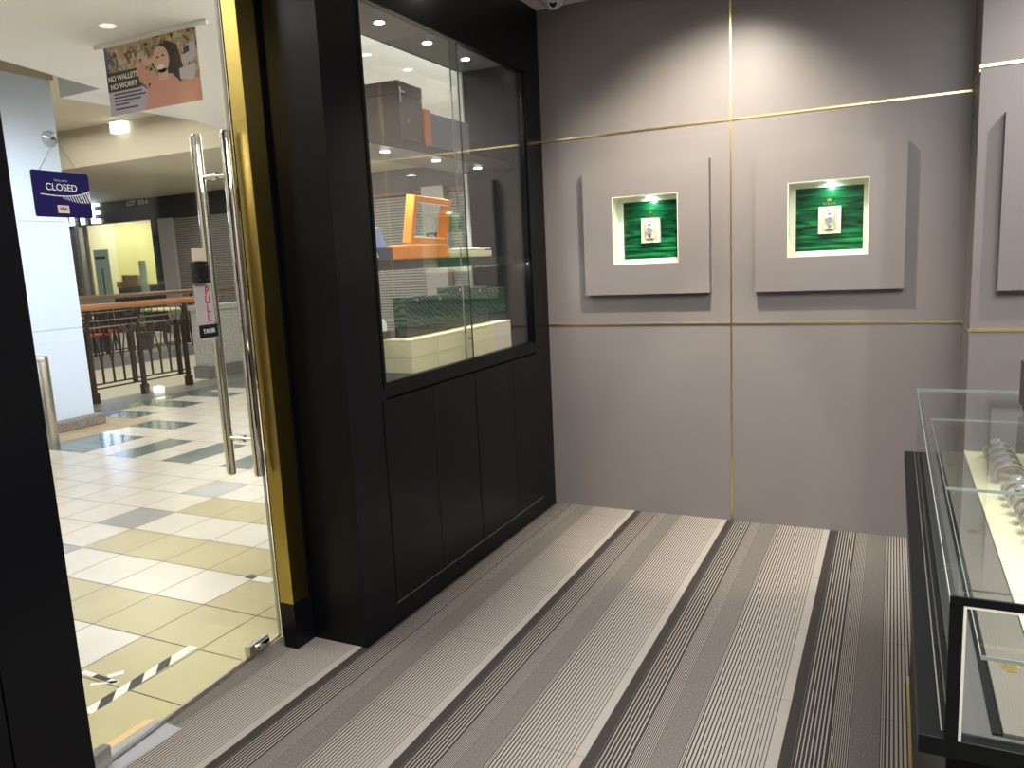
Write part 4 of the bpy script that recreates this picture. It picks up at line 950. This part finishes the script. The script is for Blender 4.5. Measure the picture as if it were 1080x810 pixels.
# ---- tape on the mall floor
def onfloor(poly, z0=.0002, z1=.0010, mb=None, m=None): (mb or MB()).prism(poly, z0, z1, 'xy', m=m)
A, B = Vector((-.622, -2.52)), Vector((-.648, -2.055)); d_ = (B-A).normalized(); n_ = Vector((-d_.y, d_.x))*.024
mb = MB(); mb.prism([tuple(A-n_), tuple(A+n_), tuple(B+n_), tuple(B-n_)], -.0006, .0002, 'xy', m=0)
L = (B-A).length
for k in range(4):
    s0 = .02+k*.122
    if s0+.119 > L: break
    a0 = A+d_*s0-n_; a1 = A+d_*(s0+.060)-n_; b0 = A+d_*(s0+.058)+n_; b1 = A+d_*(s0+.118)+n_
    mb.prism([tuple(a0), tuple(a1), tuple(b1), tuple(b0)], .0002, .0005, 'xy', m=1)
one(mb, 'hazard_tape', [M['tapew'], M['tapeb']], 'long black and white hazard tape strip on the yellow tiles outside the door', 'tape', (-.635, -2.3, 0), 'tape on the mall floor')
mb = MB()
for (p0, p1, w_) in (((-.885, -2.345), (-.69, -2.352), .011), ((-.775, -2.395), (-.70, -2.345), .008), ((-.765, -2.335), (-.735, -2.290), .014)):
    p0, p1 = Vector(p0), Vector(p1); q = (p1-p0).normalized(); q = Vector((-q.y, q.x))*w_
    mb.prism([tuple(p0-q), tuple(p0+q), tuple(p1+q), tuple(p1-q)], -.0006, .0006, 'xy', m=0)
    if w_ == .011: a = p0.lerp(p1, .35); b = p0.lerp(p1, .75); mb.prism([tuple(a-q), tuple(a+q), tuple(b+q), tuple(b-q)], .0006, .0009, 'xy', m=1)
one(mb, 'tape_scrap', [M['tapew'], M['tapeb']], 'crumpled crossing scraps of hazard tape left of the long strip', 'tape', (-.76, -2.34, 0), 'tape on the mall floor')
mb = MB(); mb.box(-.96, -.905, -1.475, -1.435, -.0006, .0006, m=1).box(-.905, -.80, -1.49, -1.44, -.0006, .0006, m=0)
one(mb, 'tape_scrap', [M['tapew'], M['tapeb']], 'white tape end with a black tip on the floor beside the brass post', 'tape', (-.88, -1.46, 0), 'tape on the mall floor')
mb = MB(); mb.prism([(-.37, -2.64), (-.25, -2.72), (-.245, -2.465), (-.365, -2.46)], .0006, .0012, 'xy'); one(mb, 'clear_tape', M['taper'], 'milky clear tape patch over the floor joint at the foot of the door pivot', 'tape', (-.31, -2.55, .0006))
mb = MB(); mb.prism([(-.40, -2.62), (-.37, -2.62), (-.372, -2.46), (-.40, -2.47)], -.0006, .0002, 'xy'); one(mb, 'tape_residue', M['tapeo'], 'faded orange tape residue beside the clear patch', 'tape', (-.385, -2.54, 0))
mb = MB()
# metal threshold along the carpet edge
for y0, y1 in ((-2.95, -1.93),):
    a0, a1 = Vector((door_x(y0), y0, 0)), Vector((door_x(y1), y1, 0))
    mb.prism([(a0.x-.012, y0), (a0.x+.009, y0), (a1.x+.009, y1), (a1.x-.012, y1)], -.0022, .0030, 'xy')
struct(mb, 'trim_17', M['steel'])
for o in bpy.data.objects:
    if '_local' in o.keys(): del o['_local']
